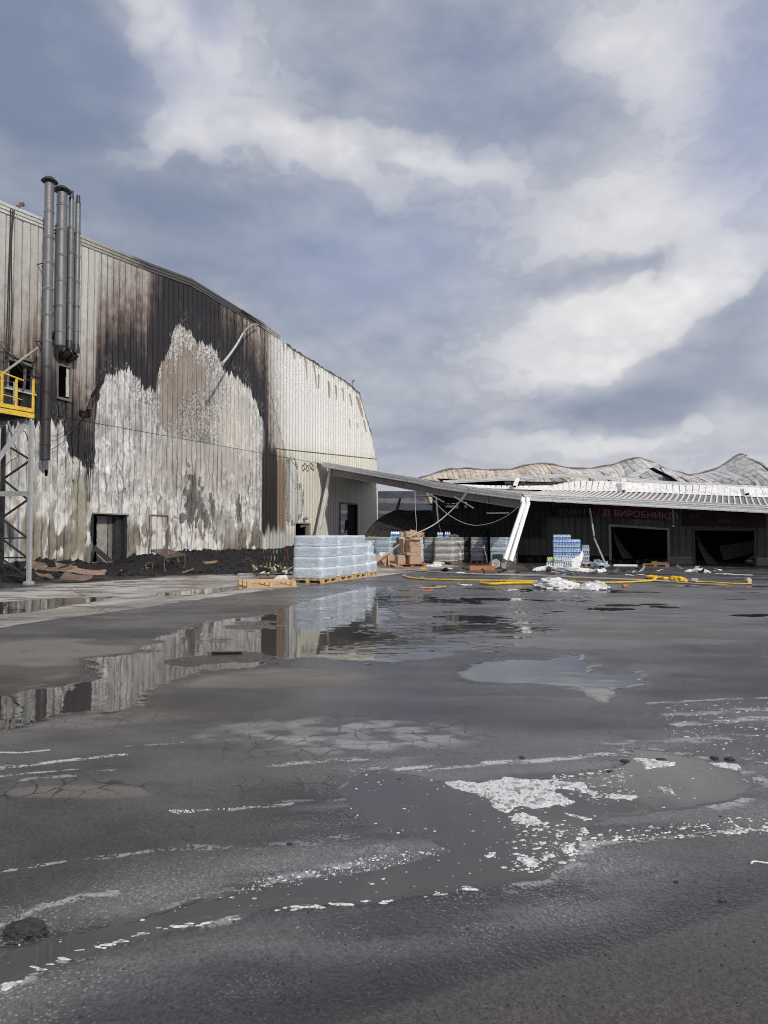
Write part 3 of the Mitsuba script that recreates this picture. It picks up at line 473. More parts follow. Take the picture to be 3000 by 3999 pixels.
for i, (c, rx, ry) in enumerate([((4.63, 14.49), .55, .16), ((5.049, 15.282), .5, .14), ((5.854, 15.451), .35, .14), ((5.833, 14.902), .35, .16), ((8.209, 16.68), .4, .08), ((9.512, 18.773), .35, .08), ((8.436, 21.144), .5, .09), ((9.625, 21.251), 1.0, .16), ((6.505, 18.858), .8, .12), ((6.205, 19.292), .45, .13), ((10.985, 20.932), .45, .12), ((7.086, 13.338), .8, .12)]):
    a = np.linspace(0, 2 * np.pi, 14, endpoint=False)
    puddle('puddle', np.c_[c[0] + rx * np.cos(a), c[1] + 2.2 * ry * np.sin(a)], .05, 'still_water', 'small black puddle on the right side of the yard', [(2.5, .35, 20 + i), (7, .15, 40 + i)], .003)

# ------------------------------------------------------------------ foam on the puddle
def foam_patch(poly, step, amp, seed, z=.004):
    P_ = np.array(poly); x0, y0 = P_.min(0) - .2; x1, y1 = P_.max(0) + .2; x, y = np.arange(x0, x1, step), np.arange(y0, y1, step); X, Y = np.meshgrid(x, y, indexing='ij')
    F = -poly_sdf(X, Y, P_) + amp * 1.5 * (nz2(X, Y, 9, seed, 5) - .5) + amp * .9 * (nz2(X, Y, 26, seed + 1, 5) - .5)
    hole = nz2(X, Y, 60, seed + 2, 1); F = np.minimum(F, (.93 - hole) * .15)
    lump = nz2(X, Y, 30, seed + 3, 2)
    m = field_mesh(F, x, y, lambda f: .0004 + (z + .004) * np.sqrt(np.clip(f / .025, 0, 1)))
    m.vertices[:, 2] += .003 * nz2(m.vertices[:, 0], m.vertices[:, 1], 30, seed + 3, 3) * (m.vertices[:, 2] > z + .003); return m
FOAM_MAIN = [(0.351, 4.36), (0.468, 4.378), (0.606, 4.36), (0.744, 4.442), (0.997, 4.423), (1.188, 4.342), (1.267, 4.189), (1.202, 4.148), (1.087, 4.222), (1.038, 4.243), (0.981, 4.234), (1.028, 4.148), (1.071, 4.061), (1.031, 4.008), (0.813, 3.941), (0.761, 4.008), (0.676, 3.894), (0.616, 3.909), (0.578, 3.993), (0.624, 4.042), (0.554, 4.096), (0.54, 4.189), (0.451, 4.222)]
FOAM2 = [[(0.664, 3.825), (0.751, 3.912), (0.789, 3.859), (0.826, 3.748), (0.74, 3.715), (0.671, 3.774)], [(0.976, 3.877), (1.11, 3.808), (1.055, 3.758), (0.976, 3.735), (1.024, 3.791)], [(1.68, 4.819), (1.767, 4.857), (1.93, 4.749), (1.817, 4.635), (1.674, 4.605)], [(2.133, 4.749), (2.352, 4.712), (2.284, 4.61), (2.152, 4.645)],
         [(1.622, 4.329), (1.692, 4.243), (1.668, 4.148), (1.638, 4.201)], [(1.28, 4.18), (1.441, 4.132), (1.398, 4.092), (1.284, 4.1)], [(0.608, 3.392), (0.667, 3.355), (0.694, 3.303), (0.646, 3.253), (0.62, 3.295)], [(0.73, 3.373), (0.791, 3.4), (0.802, 3.373), (0.732, 3.329)], [(0.479, 3.373), (0.532, 3.419), (0.515, 3.36), (0.48, 3.339)],
         [(0.845, 3.497), (0.939, 3.525), (0.897, 3.413), (0.841, 3.386)], [(1.088, 3.645), (1.145, 3.661), (1.128, 3.609), (1.083, 3.609)], [(-0.168, 2.968), (-0.106, 2.984), (-0.095, 2.972), (-0.163, 2.96)], [(0.334, 3.085), (0.401, 3.076), (0.391, 3.063), (0.338, 3.072)], [(-0.678, 2.991), (-0.618, 3.007), (-0.618, 2.982), (-0.664, 2.974)], [(-1.288, 2.403), (-1.204, 2.471), (-1.2, 2.449), (-1.245, 2.384)], [(1.717, 3.633), (2.06, 3.715), (2.028, 3.658), (1.872, 3.633)]]
fm = [foam_patch(FOAM_MAIN, .006, .055, 3)] + [foam_patch(q, .006, .055, 20 + i) for i, q in enumerate(FOAM2)]
def blobs(poly, n, r0, r1, seed, stretch=1.6):
    g = np.random.default_rng(seed); P_ = np.array(poly); out = []
    while len(out) < n:
        q = P_.min(0) + g.random(2) * (P_.max(0) - P_.min(0))
        if poly_sdf(np.array([q[0]]), np.array([q[1]]), P_)[0] > 0: continue
        r = r0 * (r1 / r0) ** (g.random() ** 2.2); k = 9; a = np.arange(k) * 2 * np.pi / k; rr = r * (.75 + .5 * g.random(k))
        ring = np.c_[rr * np.cos(a) * stretch, rr * np.sin(a), np.zeros(k)]; top = np.c_[ring[:, :2] * .6, np.full(k, r * .10 + .0036)]
        R = rotz(g.normal(0.12, .15)); v = np.vstack([ring, top, [0, 0, r * .14 + .0036]]) @ R.T + [q[0], q[1], .0003]; j = np.arange(k); l = (j + 1) % k
        out.append(TM(v, np.vstack([np.stack([j, l, l + k], 1), np.stack([j, l + k, j + k], 1), np.stack([j + k, l + k, j * 0 + 2 * k], 1)])))
    return out
fm += blobs(PUD_FRONT, 260, .002, .009, 1) + blobs([(0.677, 3.808), (1.055, 3.709), (0.909, 3.36), (0.678, 3.185), (0.528, 3.233), (0.621, 3.497)], 330, .002, .016, 2) + blobs([(1.039, 4.488), (1.569, 4.635), (1.474, 4.14), (1.194, 3.948), (1.032, 4.264)], 260, .002, .014, 3)
fm += blobs([(0.939, 3.525), (1.318, 3.709), (1.913, 3.842), (2.112, 3.808), (2.021, 3.645), (1.258, 3.54), (0.957, 3.454)], 150, .0015, .009, 4, 2.8) + blobs([(2.507, 6.376), (3.61, 6.473), (2.606, 4.686), (2.247, 4.846), (2.042, 5.202)], 230, .0012, .008, 5, 2.6)
fm += blobs([(-0.556, 3.139), (0, 3.4), (0.296, 3.468), (0.227, 3.36), (-0.223, 3.139), (-0.639, 3.007)], 230, .0012, .0055, 6, 1.8) + blobs([(-0.464, 2.91), (0.106, 2.997), (0.382, 3.083), (0.378, 3.05), (0, 2.946), (-0.45, 2.886)], 26, .003, .010, 7, 3.4)
fm += blobs([(-1.054, 2.64), (-0.844, 2.775), (-0.601, 2.83), (-0.523, 2.839), (-0.597, 2.811), (-0.872, 2.74), (-1.037, 2.62)], 26, .0025, .007, 8, 5.0) + blobs([(-1.237, 2.502), (-1.088, 2.632), (-1.069, 2.608), (-1.205, 2.474)], 10, .003, .009, 9, 5.0) + blobs([(-1.202, 3.93), (-0.843, 3.948), (-0.766, 3.985), (-1.103, 3.877)], 60, .002, .005, 10)
struct('foam', cat(fm), 'foam', 'white firefighting foam drifting in patches and flecks on the foreground puddle', 'stuff', smooth=40)

# ------------------------------------------------------------------ hangar
hangar = thing('arched_hangar', 'tall burnt arched hangar with white and soot black ribbed metal front', 'building')
PW = .35
OPEN = [(.13, 1.24, 7.05, 8.28), (2.40, 3.04, 7.08, 8.42), (4.20, 6.10, -.1, 2.43), (26.15, 28.80, -.1, 3.81), (20.25, 22.05, -.1, 2.30), (1.80, 1.98, 3.86, 4.10), (3.12, 3.19, 3.66, 3.82)]
zroof = lambda t: np.interp(t, [a for a, _ in ROOF], [b for _, b in ROOF])
zseam = lambda t: 6.30 + 0 * np.asarray(t, float)
def dent(t, z):
    a = np.interp(t, [-6, -1, 2, 4, 15.5, 16.8], [.03, .05, .05, .10, .10, 0]) * np.interp(z, [0, .4, 1.5, 4.6, 6.3], [.25, .7, 1, .9, .0]) + np.interp(t, [-6, 15, 18, 33], [.012, .012, .006, .004]) * (z > 6.3)
    q = np.stack([t * 1.5, z * .42, 0 * t], -1); r = 1 - 2 * np.abs(meshkit.fbm(q * 1.7 + 3, 4, 5) - .5)
    r2 = 1 - 2 * np.abs(meshkit.fbm(np.stack([t * 2.8 + z * .7, z * 1.3, 0 * t], -1), 3, 15) - .5)
    return 1.25 * a * (1.3 * (meshkit.fbm(q, 4, 2) - .5) + 1.1 * (np.clip(r, 0, 1) ** 4 - .3) + .55 * np.clip(r2, 0, 1) ** 5)
def sway(t, z): return np.interp(t, [-6, 1, 4, 15.5, 17], [.02, .04, .10, .10, 0]) * np.interp(z, [0, .8, 3, 5.4, 6.3], [.5, 1, 1, .7, 0]) * 2 * (meshkit.fbm(np.stack([t * .8, z * .75, 0 * t], -1), 3, 9) - .5) * (z < 6.3) + .10 * np.exp(-((t - 14.0) / 3.0) ** 2) * np.clip((z - 9.5) / 3, 0, 1) * np.sin((z - 9.5) * .9)
def panel(t0, t1, zb, zt, step):
    us = [t0, t0 + .010, t0 + .028, *np.linspace(t0 + .05, t1 - .05, 4), t1 - .028, t1 - .010, t1]; zs = list(np.arange(zb, min(zt(t0), zt(t1)) - .6 * step, step)); op = [o for o in OPEN if o[0] < t1 and o[1] > t0 and o[2] < zt(t0) and o[3] > zb]
    for o in op: us += [u for u in o[:2] if t0 < u < t1]; zs += [v for v in o[2:] if zb < v < zt(t0) - .05]
    us, zs = np.array(sorted(us)), np.array(sorted(zs)); U, Zz = np.meshgrid(us, np.r_[zs, 0], indexing='ij'); Zz[:, -1] = zt(us)
    e = np.minimum(U - t0, t1 - U); n = np.interp(e, [0, .010, .028, .05], [-.045 if t0 < 17.2 else -.012] * 2 + [.0, .0]) + dent(U, Zz); m = grid(wp(U + sway(U, Zz), Zz, n))
    if op:
        k = len(zs) + 1; cu, cz = (us[:-1] + us[1:]) / 2, (Zz[:, :-1] + Zz[:, 1:])[:-1] / 2; keep = np.ones((len(us) - 1, k - 1), bool)
        for o in op: keep &= ~((cu[:, None] > o[0]) & (cu[:, None] < o[1]) & (cz > o[2]) & (cz < o[3]))
        m = TM(m.vertices, np.asarray(m.faces)[np.tile(keep.ravel(), 2)], True)
    return m
tt = np.arange(-16, 93) * PW
for t0 in tt:
    t1 = min(t0 + PW, 32.42)
    if t1 - t0 < .08: continue
    part(hangar + '__lower_panel', panel(t0, t1, -.02, zseam, .11 if t0 < 17 else .4), 'wall_paint', smooth=35)
    part(hangar + '__upper_panel', panel(t0, t1, 6.325, zroof, .32), 'wall_paint', smooth=35)
# what stands behind the panels: a dark liner, cut out at the openings
def liner():
    us = sorted({-5.6, 32.4, *[v for o in OPEN for v in o[:2]], *np.linspace(-5.6, 32.4, 60)}); out = []
    for a, b in zip(us, us[1:]):
        cuts = sorted([(o[2], o[3]) for o in OPEN if o[0] < (a + b) / 2 < o[1]]); z = -.02
        for lo, hi in cuts + [(99, 99)]:
            ta, tb = (min(lo, float(zroof(a)) - .1), min(lo, float(zroof(b)) - .1))
            if ta > z: out.append(grid(np.array([[wp(a, z, -.19), wp(a, max(ta, z), -.19)], [wp(b, z, -.19), wp(b, max(tb, z), -.19)]])))
            z = hi
    return cat(out)
part(hangar + '__liner', liner(), 'char')
# arched roof and the far end
ts = np.linspace(-26, 32.3, 80); depth = np.linspace(-.2, -34, 3)
part(hangar + '__roof', grid(np.stack([wp(ts, np.maximum(zroof(ts), 4.2), d) for d in depth], 1)), 'grime_paint', smooth=40)
part(hangar + '__rear_wall', grid(np.stack([wp(ts, 0 * ts, -34), wp(ts, zroof(ts), -34)], 1)), 'char')
part(hangar + '__side_wall', grid(np.stack([wp(np.full(2, -26.0), np.array([0, 4.2]), d) for d in (-.2, -34)], 1)), 'char')
part(hangar + '__partition', grid(np.stack([wp(np.full(2, 24.4), np.array([0, 11.0]), d) for d in (-.2, -30)], 1)), 'char')
# rake trim along the roof edge: three stepped strips
for k, (lo, hi, n) in enumerate(((.0, .13, .05), (.12, .26, .085), (.25, .36, .12))):
    for a, b in zip(np.arange(-5.6, 16.2, 3.0), np.arange(-5.6, 16.2, 3.0) + 2.985):
        q = np.linspace(a, b, 8); sc = np.interp(q, [-6, 8, 16.5, 19], [1, 1, .85, .6])
        F = lambda h, nn: wp(q, zroof(q) + h * sc, nn)
        part(hangar + '__rake_trim', cat([grid(np.stack([F(lo, n), F(hi, n)], 1)), grid(np.stack([F(hi, n), F(hi, n - .25)], 1)), grid(np.stack([F(lo, n - .05), F(lo, n)], 1))]), 'rake_paint')
q = np.linspace(19.2, 31.2, 60); jit = .05 * (rng.random(60) - .5)
part(hangar + '__torn_edge', thick(grid(np.stack([wp(q, zroof(q) - .02, .03), wp(q + jit, zroof(q) + .09 + 2 * jit, .02 + jit)], 1)), .02), 'trim_burnt')
part(hangar + '__seam_flashing', cat([bar(wp(*(17.701, 6.731), .01), wp(*(23.846, 7.053), .01), .05, .05), bar(wp(*(23.846, 7.053), .01), wp(*(32.167, 7.484), .01), .05, .05)]), 'trim_burnt')
part(hangar + '__seam_flashing', cat([bar(wp(a, 6.312, -.02), wp(a + 1.0, 6.312 + .02 * (rng.random() - .5), -.02), .03, .03) for a in np.arange(-5.6, 17, 1.0)]), 'char')
# roof-edge odds and ends: a small vent stub and a rooftop fitting
for px_t, lab in ((.62, 'small rusted fitting on the hangar roof edge left of the flues'), (28.3, 'small bent fitting on the far end of the hangar roof')):
    z0 = float(zroof(px_t)) + .3
    solo('roof_fitting', cat([bar(wp(px_t, z0 - .1, -.1), wp(px_t, z0 + .35, -.1), .05, .05), bar(wp(px_t - .12, z0 + .2, -.1), wp(px_t + .2, z0 + .4, -.1), .06, .06), box((.16, .1, .12), wp(px_t + .1, z0 + .36, -.1))]), 'rust', lab, 'fitting')
# windows, doors
def frame_bars(o, w, n, dep, sides='lrtb'):
    t0, t1, z0, z1 = o; out = []
    if 'l' in sides: out.append(bar(wp(t0, z0, n), wp(t0, z1, n), w, dep, up=N))
    if 'r' in sides: out.append(bar(wp(t1, z0, n), wp(t1, z1, n), w, dep, up=N))
    if 't' in sides: out.append(bar(wp(t0, z1, n), wp(t1, z1, n), w, dep, up=N, ext=w / 2 - .002))
    if 'b' in sides: out.append(bar(wp(t0, z0, n), wp(t1, z0, n), w * 1.3, dep * 1.3, up=N, ext=w * .8))
    return cat(out)
w1 = part(hangar + '__window', frame_bars((.13, 1.24, 7.05, 8.28), .09, .0, .16), 'beam_paint', label='large burnt-out window behind the yellow platform')
part(w1 + '__sash', cat([bar(wp(.98, 7.1, -.12), wp(.99, 8.2, -.12), .09, .06, up=N), bar(wp(.2, 8.16, .04), wp(1.3, 8.06, .05), .12, .05, up=N)]), 'beam_paint')
part(w1 + '__sill', bar(wp(.02, 7.0, .08), wp(1.32, 6.96, .08), .14, .05), 'trim')
w2 = part(hangar + '__window', frame_bars((2.40, 3.04, 7.08, 8.42), .05, -.03, .10), 'beam_paint', label='narrow burnt-out window right of the flues')
part(w2 + '__sash', thick(grid(np.stack([wp(2.86 + .03 * rng.random(12), np.linspace(7.2, 8.38, 12), -.06), wp(3.01 - .02 * rng.random(12), np.linspace(7.2, 8.38, 12), -.06)], 1)), .03, N), 'trim')
part(w2 + '__sill', bar(wp(2.35, 7.04, .05), wp(3.0, 7.0, .06), .10, .05), 'rust')
dr_ = part(hangar + '__doorway', frame_bars((4.20, 6.10, 0, 2.43), .10, -.02, .20, 'lrt'), 'dark_metal', label='double doorway with a charred leaf and no door')
def charleaf(t0, t1, n, z0=.1, z1=2.36, k=26):
    z = np.linspace(z0, z1, k); e = .05 * (rng.random(k) - .5); return thick(grid(np.stack([wp(t0 + e, z, n), wp((t0 + t1) / 2, z, n + .02), wp(t1 + 0 * z, z, n + .01)], 1)), .04, N)
part(dr_ + '__door_leaf', charleaf(4.95, 5.50, -.45), 'grime_paint'); part(dr_ + '__door_leaf', charleaf(5.52, 5.74, -.40), 'beam_paint'); part(dr_ + '__jamb', box((.38, .30, 2.36), wp(5.93, 1.18, -.3), frame(D)), 'char_gloss')
part(dr_ + '__lintel', bar(wp(4.15, 2.46, .06), wp(6.2, 2.44, .10), .16, .05), 'grime_paint')
solo('charred_plank', cat([bar(wp(4.42, 1.02, -.1), wp(5.55, .12, .10), .22, .05, up=N), bar(wp(4.26, .45, -.05), wp(4.45, 1.02, -.1), .14, .04, up=N)]), 'char_gloss', 'charred plank leaning across the burnt double doorway', 'plank')
gd = part(hangar + '__blank_door', thick(grid(np.stack([wp(7.58, np.linspace(.2, 2.40, 5), .055), wp(8.7, np.linspace(.2, 2.40, 5), .055)], 1)), .03, N), 'wall_paint', label='shut scorched door with a thin rusty frame')
part(gd + '__frame', frame_bars((7.53, 8.76, .1, 2.46), .05, .05, .08, 'lrt'), 'rust')
h3 = part(hangar + '__hatch', frame_bars((20.25, 22.05, 0, 2.30), .07, -.01, .16, 'lrt'), 'grime_paint', label='low dark opening behind the nearest wrapped stack')
part(h3 + '__burnt_jamb', cat([bar(wp(21.9, .2, -.12), wp(21.86, 2.2, -.12), .22, .1, up=N), bar(wp(21.1, 2.1, -.1), wp(22.0, 2.2, -.1), .16, .1, up=N)]), 'rust')
g4 = part(hangar + '__gateway', frame_bars((26.15, 28.80, 0, 3.81), .12, -.06, .22, 'lrt'), 'dark_metal', label='tall gateway under the canopy with daylight behind')
part(g4 + '__gate_leaf', thick(grid(np.stack([wp(28.0 + .03 * np.sin(np.arange(14) * 1.7), np.linspace(0, 3.78, 14), -.35), wp(28.75, np.linspace(0, 3.78, 14), -.1)], 1)), .04, N), 'shed_wall')
part(g4 + '__gate_leaf', thick(grid(np.stack([wp(26.2, np.linspace(0, 3.78, 14), -.15), wp(26.95 + .04 * np.sin(np.arange(14) * 1.3), np.linspace(0, 3.78, 14), -.5)], 1)), .04, N), 'char')
solo('wall_lamp', cat([lathe([(0, 0), (.10, 0), (.13, .08), (.12, .16), (.05, .22), (0, .22)], wp(21.2, 2.62, .18), N, 14), bar(wp(21.2, 2.6, 0), wp(21.2, 2.62, .2), .05, .05)]), 'grime_paint', 'small round lamp on the wall above the low dark opening', 'lamp', smooth=40)
# cables on the left of the front
def cable(pts, r, mt, lab, n=40, group=None): return solo('cable', tube(spline(pts, n), r, 5), mt, lab, 'cable', group)
cb = [(0.101, 13.808), (0.063, 12.962), (0.07, 11.503), (0.065, 9.561), (-0.002, 8.675), (-0.029, 7.899), (-0.077, 7.122)]
solo('cable', cat([tube(spline([wp(a + .05 * k + .03 * math.sin(i * 1.7 + k), b, .10 + .02 * k) for i, (a, b) in enumerate(cb)], 50), .022, 5) for k in range(3)]), 'cable', 'bundle of dark cables hanging down the hangar left of the flues', 'cable')
cb2 = [(-0.391, 8.607), (-0.077, 8.494), (0.355, 8.239), (0.687, 8.021), (1.026, 7.867), (1.393, 7.794)]
solo('cable', cat([tube(spline([wp(a, b - .12 * k + .12 * math.sin(i * 2.1 + k * 2), .22 + .05 * k) for i, (a, b) in enumerate(cb2)], 40), .014, 5) for k in range(4)]), 'cable', 'tangle of scorched cables crossing the large burnt-out window', 'cable')
cable([wp(a, b, .2) for a, b in [(1.881, 4.881), (2.215, 5.04), (2.578, 5.32), (2.725, 5.516), (3.199, 6.106), (3.583, 6.622)]], .014, 'cable', 'single burnt cable sagging from the wall bracket to the flue')
cable([wp(a, b, .2) for a, b in [(1.906, 5.463), (2.267, 5.509), (2.633, 5.764), (3.197, 6.211), (3.557, 6.554)]], .012, 'cable', 'second thinner burnt cable above the sagging one by the flue')
solo('cable', cat([tube(spline([wp(a + .07 * k, b, .06 + .03 * k) for a, b in [(3.827, 6.531), (3.814, 5.716), (3.884, 4.751), (3.861, 3.776), (3.862, 2.914)]], 24), .016, 5) for k in range(3)]), 'cable', 'dark cables running down the wall from the bracket', 'cable')
solo('wall_bracket', cat([box((.5, .12, .2), wp(*(3.736, 6.618), .06), frame(D)), box((.12, .2, .3), wp(*(3.896, 6.686), .1), frame(D)), box((.1, .2, .26), wp(*(3.604, 6.554), .08), frame(D))]), 'char', 'charred bracket on the wall where the cables meet', 'bracket')
solo('burnt_bar', cat([bar(wp(*(4.204, 8.03), .5), wp(*(3.672, 7.28), .5), .10, .10, up=N), bar(wp(*(3.672, 7.28), .5), wp(*(3.712, 6.65), .1), .03, .03, up=N)]), 'char', 'charred bar hanging off the wall above the cable bracket', 'bar')
cable([wp(a, b, .12) for a, b in [(16.378, 13.557), (16.868, 11.327), (17.746, 9.041), (18.534, 7.444), (19.258, 6.106), (20.003, 4.73)]], .011, 'cable', 'long thin wire hanging down the front at the edge of the soot')
# broken pole hanging from the roof edge
pp = [wp(*(15.814, 13.638), .3), wp(*(15.159, 13.464), .5), wp(*(14.26, 13.067), .8), wp(*(13.228, 12.349), 1.1), wp(*(11.559, 10.956), 1.7), wp(*(10.246, 9.977), 2.1)]
lp = thing('hanging_pole', 'pale bent pole dangling from the roof edge over the soot', 'pole')
part(lp + '__shaft', tube(spline(pp[3:], 10), np.linspace(.05, .06, 10), 8), 'trim'); part(lp + '__bent_end', tube(spline(pp[:4], 14), .04, 8), 'grime_paint'); part(lp + '__rod', bar(wp(*(16.312, 13.816), .2), wp(*(14.384, 14.1), .2), .05, .05), 'dark_metal'); part(lp + '__tip', box((.14, .14, .18), wp(*(10.226, 9.96), 2.1)), 'grime_paint')

# flues
def flue_pipe(lab, t, z0, z1, r, cap, elbow, n=.5):
    k = thing('flue_pipe', lab, 'flue', 'metal flues on the hangar front')
    part(k + '__pipe', lathe([(r, z0), (r, z1), (r - .012, z1), (r - .012, z1 - .3)], wp(t, 0, n), None, 28), 'flue_metal', smooth=40)
    for i, z in enumerate(np.arange(z0 + .55, z1 - .15, 1.02)):
        part(k + '__band', lathe([(r + .001, z - .05), (r + .014, z - .05), (r + .022, z - .03), (r + .008, z), (r + .022, z + .03), (r + .014, z + .05), (r + .001, z + .05)], wp(t, 0, n), None, 28), 'galv' if z > 9 else 'flue_metal', smooth=30)
        if i % 3 == 1: part(k + '__bracket', cat([bar(wp(t - r * .6, z, 0), wp(t - r * .6, z, n), .03, .04), bar(wp(t + r * .6, z, 0), wp(t + r * .6, z, n), .03, .04)]), 'dark_metal')
    if cap:
        part(k + '__rain_cap', lathe([(.02, z1 + .30), (r * 1.0, z1 + .24), (r * 1.75, z1 + .10), (r * 1.78, z1 + .085), (r * 1.0, z1 + .16), (.02, z1 + .2)], wp(t, 0, n), None, 28), 'dark_metal', smooth=40)
        part(k + '__cap_strut', cat([bar(wp(t + r * .95 * math.cos(a), z1 - .05, n + r * .95 * math.sin(a)), wp(t + r * .9 * math.cos(a), z1 + .2, n + r * .9 * math.sin(a)), .025, .012) for a in (0, 2.1, 4.2)]), 'dark_metal')
    else: part(k + '__tip', lathe([(r, z1), (r * .72, z1 + .16), (r * .72, z1 + .36), (r * .62, z1 + .36)], wp(t, 0, n), None, 24), 'dark_metal', smooth=30)
    if elbow == 'cone': part(k + '__drain_cone', lathe([(r, z0), (r * .98, z0 - .02), (.03, z0 - .17), (0, z0 - .2)], wp(t, 0, n), None, 28), 'flue_metal', smooth=30); part(k + '__inlet', lathe([(r * .8, 0), (r * .8, n - .1)], wp(t - .06, z0 + .42, 0), N, 20), 'dark_metal', smooth=40)
    if elbow == 'bend':
        pts = [wp(t, z0 + .02, n), wp(t, z0 - .22, n), wp(t, z0 - .42, n - .05), wp(t, z0 - .55, n - .22), wp(t, z0 - .56, n - .5)]
        part(k + '__elbow', tube(spline(pts, 14), np.r_[np.linspace(r, r * 1.35, 4), np.full(10, r * 1.38)], 14), 'dark_metal', smooth=45)
    if elbow == 'open': part(k + '__shoe', lathe([(r * 1.04, z0 - .02), (r * 1.04, z0 + .5), (r, z0 + .5)], wp(t, 0, n), None, 24), 'dark_metal', smooth=30)
flue_pipe('tallest flue, leftmost, running down past the windows with a black end', 1.46, 4.45, 15.30, .175, True, 'open')
flue_pipe('widest flue with a rain cap and a conical bottom', 2.06, 9.05, 15.20, .20, True, 'cone')
flue_pipe('slim flue beside the widest one, with a bent foot and no cap', 2.55, 9.36, 15.15, .108, False, 'bend', .46)
flue_pipe('slim flue furthest right with a bent foot', 2.88, 9.30, 15.10, .108, False, 'bend', .46)
# small debris: ash along the wall
def ash():
    t, m = np.arange(-3.5, 24, .11), np.arange(.0, 9.5, .11); Tt, M = np.meshgrid(t, m, indexing='ij')
    reach = np.interp(t, [-3.5, 0, 1.5, 3.5, 6, 12, 16, 19, 24], [3.2, 3.4, 4.2, 6.0, 7.6, 7.4, 6.0, 4.4, 2.0])[:, None]; hgt = np.interp(t, [-3.5, 1, 3, 5, 6.5, 8, 11, 14, 17, 20, 24], [.25, .4, .35, .12, .45, .5, .62, .6, .55, .7, .2])[:, None]
    f = meshkit.fbm(np.stack([Tt * .9, M * .9, 0 * M], -1), 5, 3); g = meshkit.fbm(np.stack([Tt * 4, M * 4, 0 * M], -1), 3, 5)
    u = M / reach + .35 * (f - .5); h = hgt * np.clip(1 - u * 1.25, 0, 1) ** 1.5 * (.6 + .8 * f) + .16 * np.clip(1 - u, 0, 1) ** .6 * (.25 + 1.1 * g) * np.clip((1.02 - u) * 6, 0, 1)
    h = h * (1 + .0 * u) + .07 * np.clip(1.02 - u, 0, 1) ** .5 * (u < 1) * (meshkit.noise(np.stack([Tt * 7, M * 7, 0 * M], -1), 8) - .3); base = grid(np.stack([*np.moveaxis(wp(Tt, np.where(u < 1.0, h + .012, -.05), M + .02), -1, 0)], -1)); out = [TM(base.vertices, np.asarray(base.faces)[:, ::-1] if base.face_normals[:, 2].mean() < 0 else base.faces)]
    gch = np.random.default_rng(5); ico = trimesh.creation.icosahedron()
    for _ in range(2600):
        i, j = gch.integers(len(t)), int(len(m) * gch.random() ** 1.5)
        if u[i, j] > 1.05: continue
        s = .02 + .075 * gch.random() ** 3; q = ico.copy(); q.vertices = (q.vertices * (.5 + gch.random((12, 1)))) @ euler(*gch.normal(0, 1, 3)).T * s * gch.uniform(.6, 1.5, 3); q.apply_translation(wp(t[i] + gch.normal(0, .05), max(h[i, j], 0) + .02, m[j])); out.append(q)
    return cat(out)
struct('ash', ash(), 'char', 'black wet ash and charred rubble heaped along the foot of the hangar', 'stuff', smooth=30)

# ------------------------------------------------------------------ access tower with the yellow platform, left edge
tw = thing('access_tower', 'steel rack tower with a yellow railed platform at the left edge', 'platform')
TT, TN = -2.77, 5.03
for (x, y, z1, mt) in ((*(-10.823, 21.692), 5.05, 'steel_paint'), (*(-12.304, 22.878), 5.05, 'dark_metal')):
    pk = part(tw + '__post', cat([box((.11, .10, z1 - .1), (x, y, z1 / 2 + .05), frame(D)), box((.03, .03, z1 - .2), (x + .045, y - .055, z1 / 2 + .05), frame(D))]), mt)
    part(pk + '__foot', box((.24, .22, .10), (x, y, .05), frame(D), .01), mt)
for (a, b, w, mt) in ((((-10.963, 21.8, 2.786)), ((-12.124, 22.3, 2.816)), .16, 'steel_paint'), (((-10.964, 21.8, 1.433)), ((-12.002, 22.3, 1.408)), .045, 'dark_metal'), (((-10.969, 21.8, 0.822)), ((-11.991, 22.3, 0.806)), .045, 'dark_metal'), (((-10.964, 21.8, 1.449)), ((-11.989, 22.3, 2.01)), .05, 'dark_metal'), (((-10.969, 21.8, 0.845)), ((-11.986, 22.3, 1.4)), .05, 'dark_metal'),
                      (((-10.967, 21.8, 0.25)), ((-11.991, 22.3, 0.782)), .05, 'dark_metal'), (((-10.959, 21.8, 2.589)), ((-11.99, 22.3, 2.067)), .05, 'dark_metal'), (((-10.947, 21.8, 3.773)), ((-11.947, 22.3, 3.308)), .05, 'dark_metal'), (((-10.949, 21.8, 3.868)), ((-11.795, 22.3, 4.286)), .05, 'dark_metal'), (((-10.952, 21.8, 2.613)), ((-11.987, 22.3, 3.267)), .05, 'dark_metal'), (((-11.016, 21.8, 5.024)), ((-11.392, 20.6, 3.506)), .15, 'steel_paint')):
    part(tw + '__brace', bar(a, b, .05, w), mt)
part(tw + '__base_beam', bar(V3((-11.16, 22.269), .12), V3((-12.471, 23.004), .12), .12, .2), 'dark_metal')
zf = [float(z) for z in ((-2.666, 5.101)[1], (-2.669, 5.244)[1], (-2.67, 5.275)[1], (-2.672, 5.394)[1])]
part(tw + '__deck', box((4.2, 1.6, .06), wp(TT - 2.05, zf[2] + .0, TN - .78), frame(D)), 'dark_metal')
part(tw + '__edge_beam', bar(wp(TT + .06, (zf[0] + zf[1]) / 2, TN + .02), wp(TT - 4.2, (zf[0] + zf[1]) / 2, TN + .02), .07, zf[1] - zf[0]), 'yellow_paint'); part(tw + '__edge_beam', bar(wp(TT + .02, (zf[0] + zf[1]) / 2, TN - .02), wp(TT + .02, (zf[0] + zf[1]) / 2, TN - 1.6), .06, zf[1] - zf[0]), 'dark_metal')
part(tw + '__kick_board', bar(wp(TT + .05, (zf[2] + zf[3]) / 2, TN + .03), wp(TT - 4.2, (zf[2] + zf[3]) / 2, TN + .03), .03, zf[3] - zf[2]), 'yellow_paint')
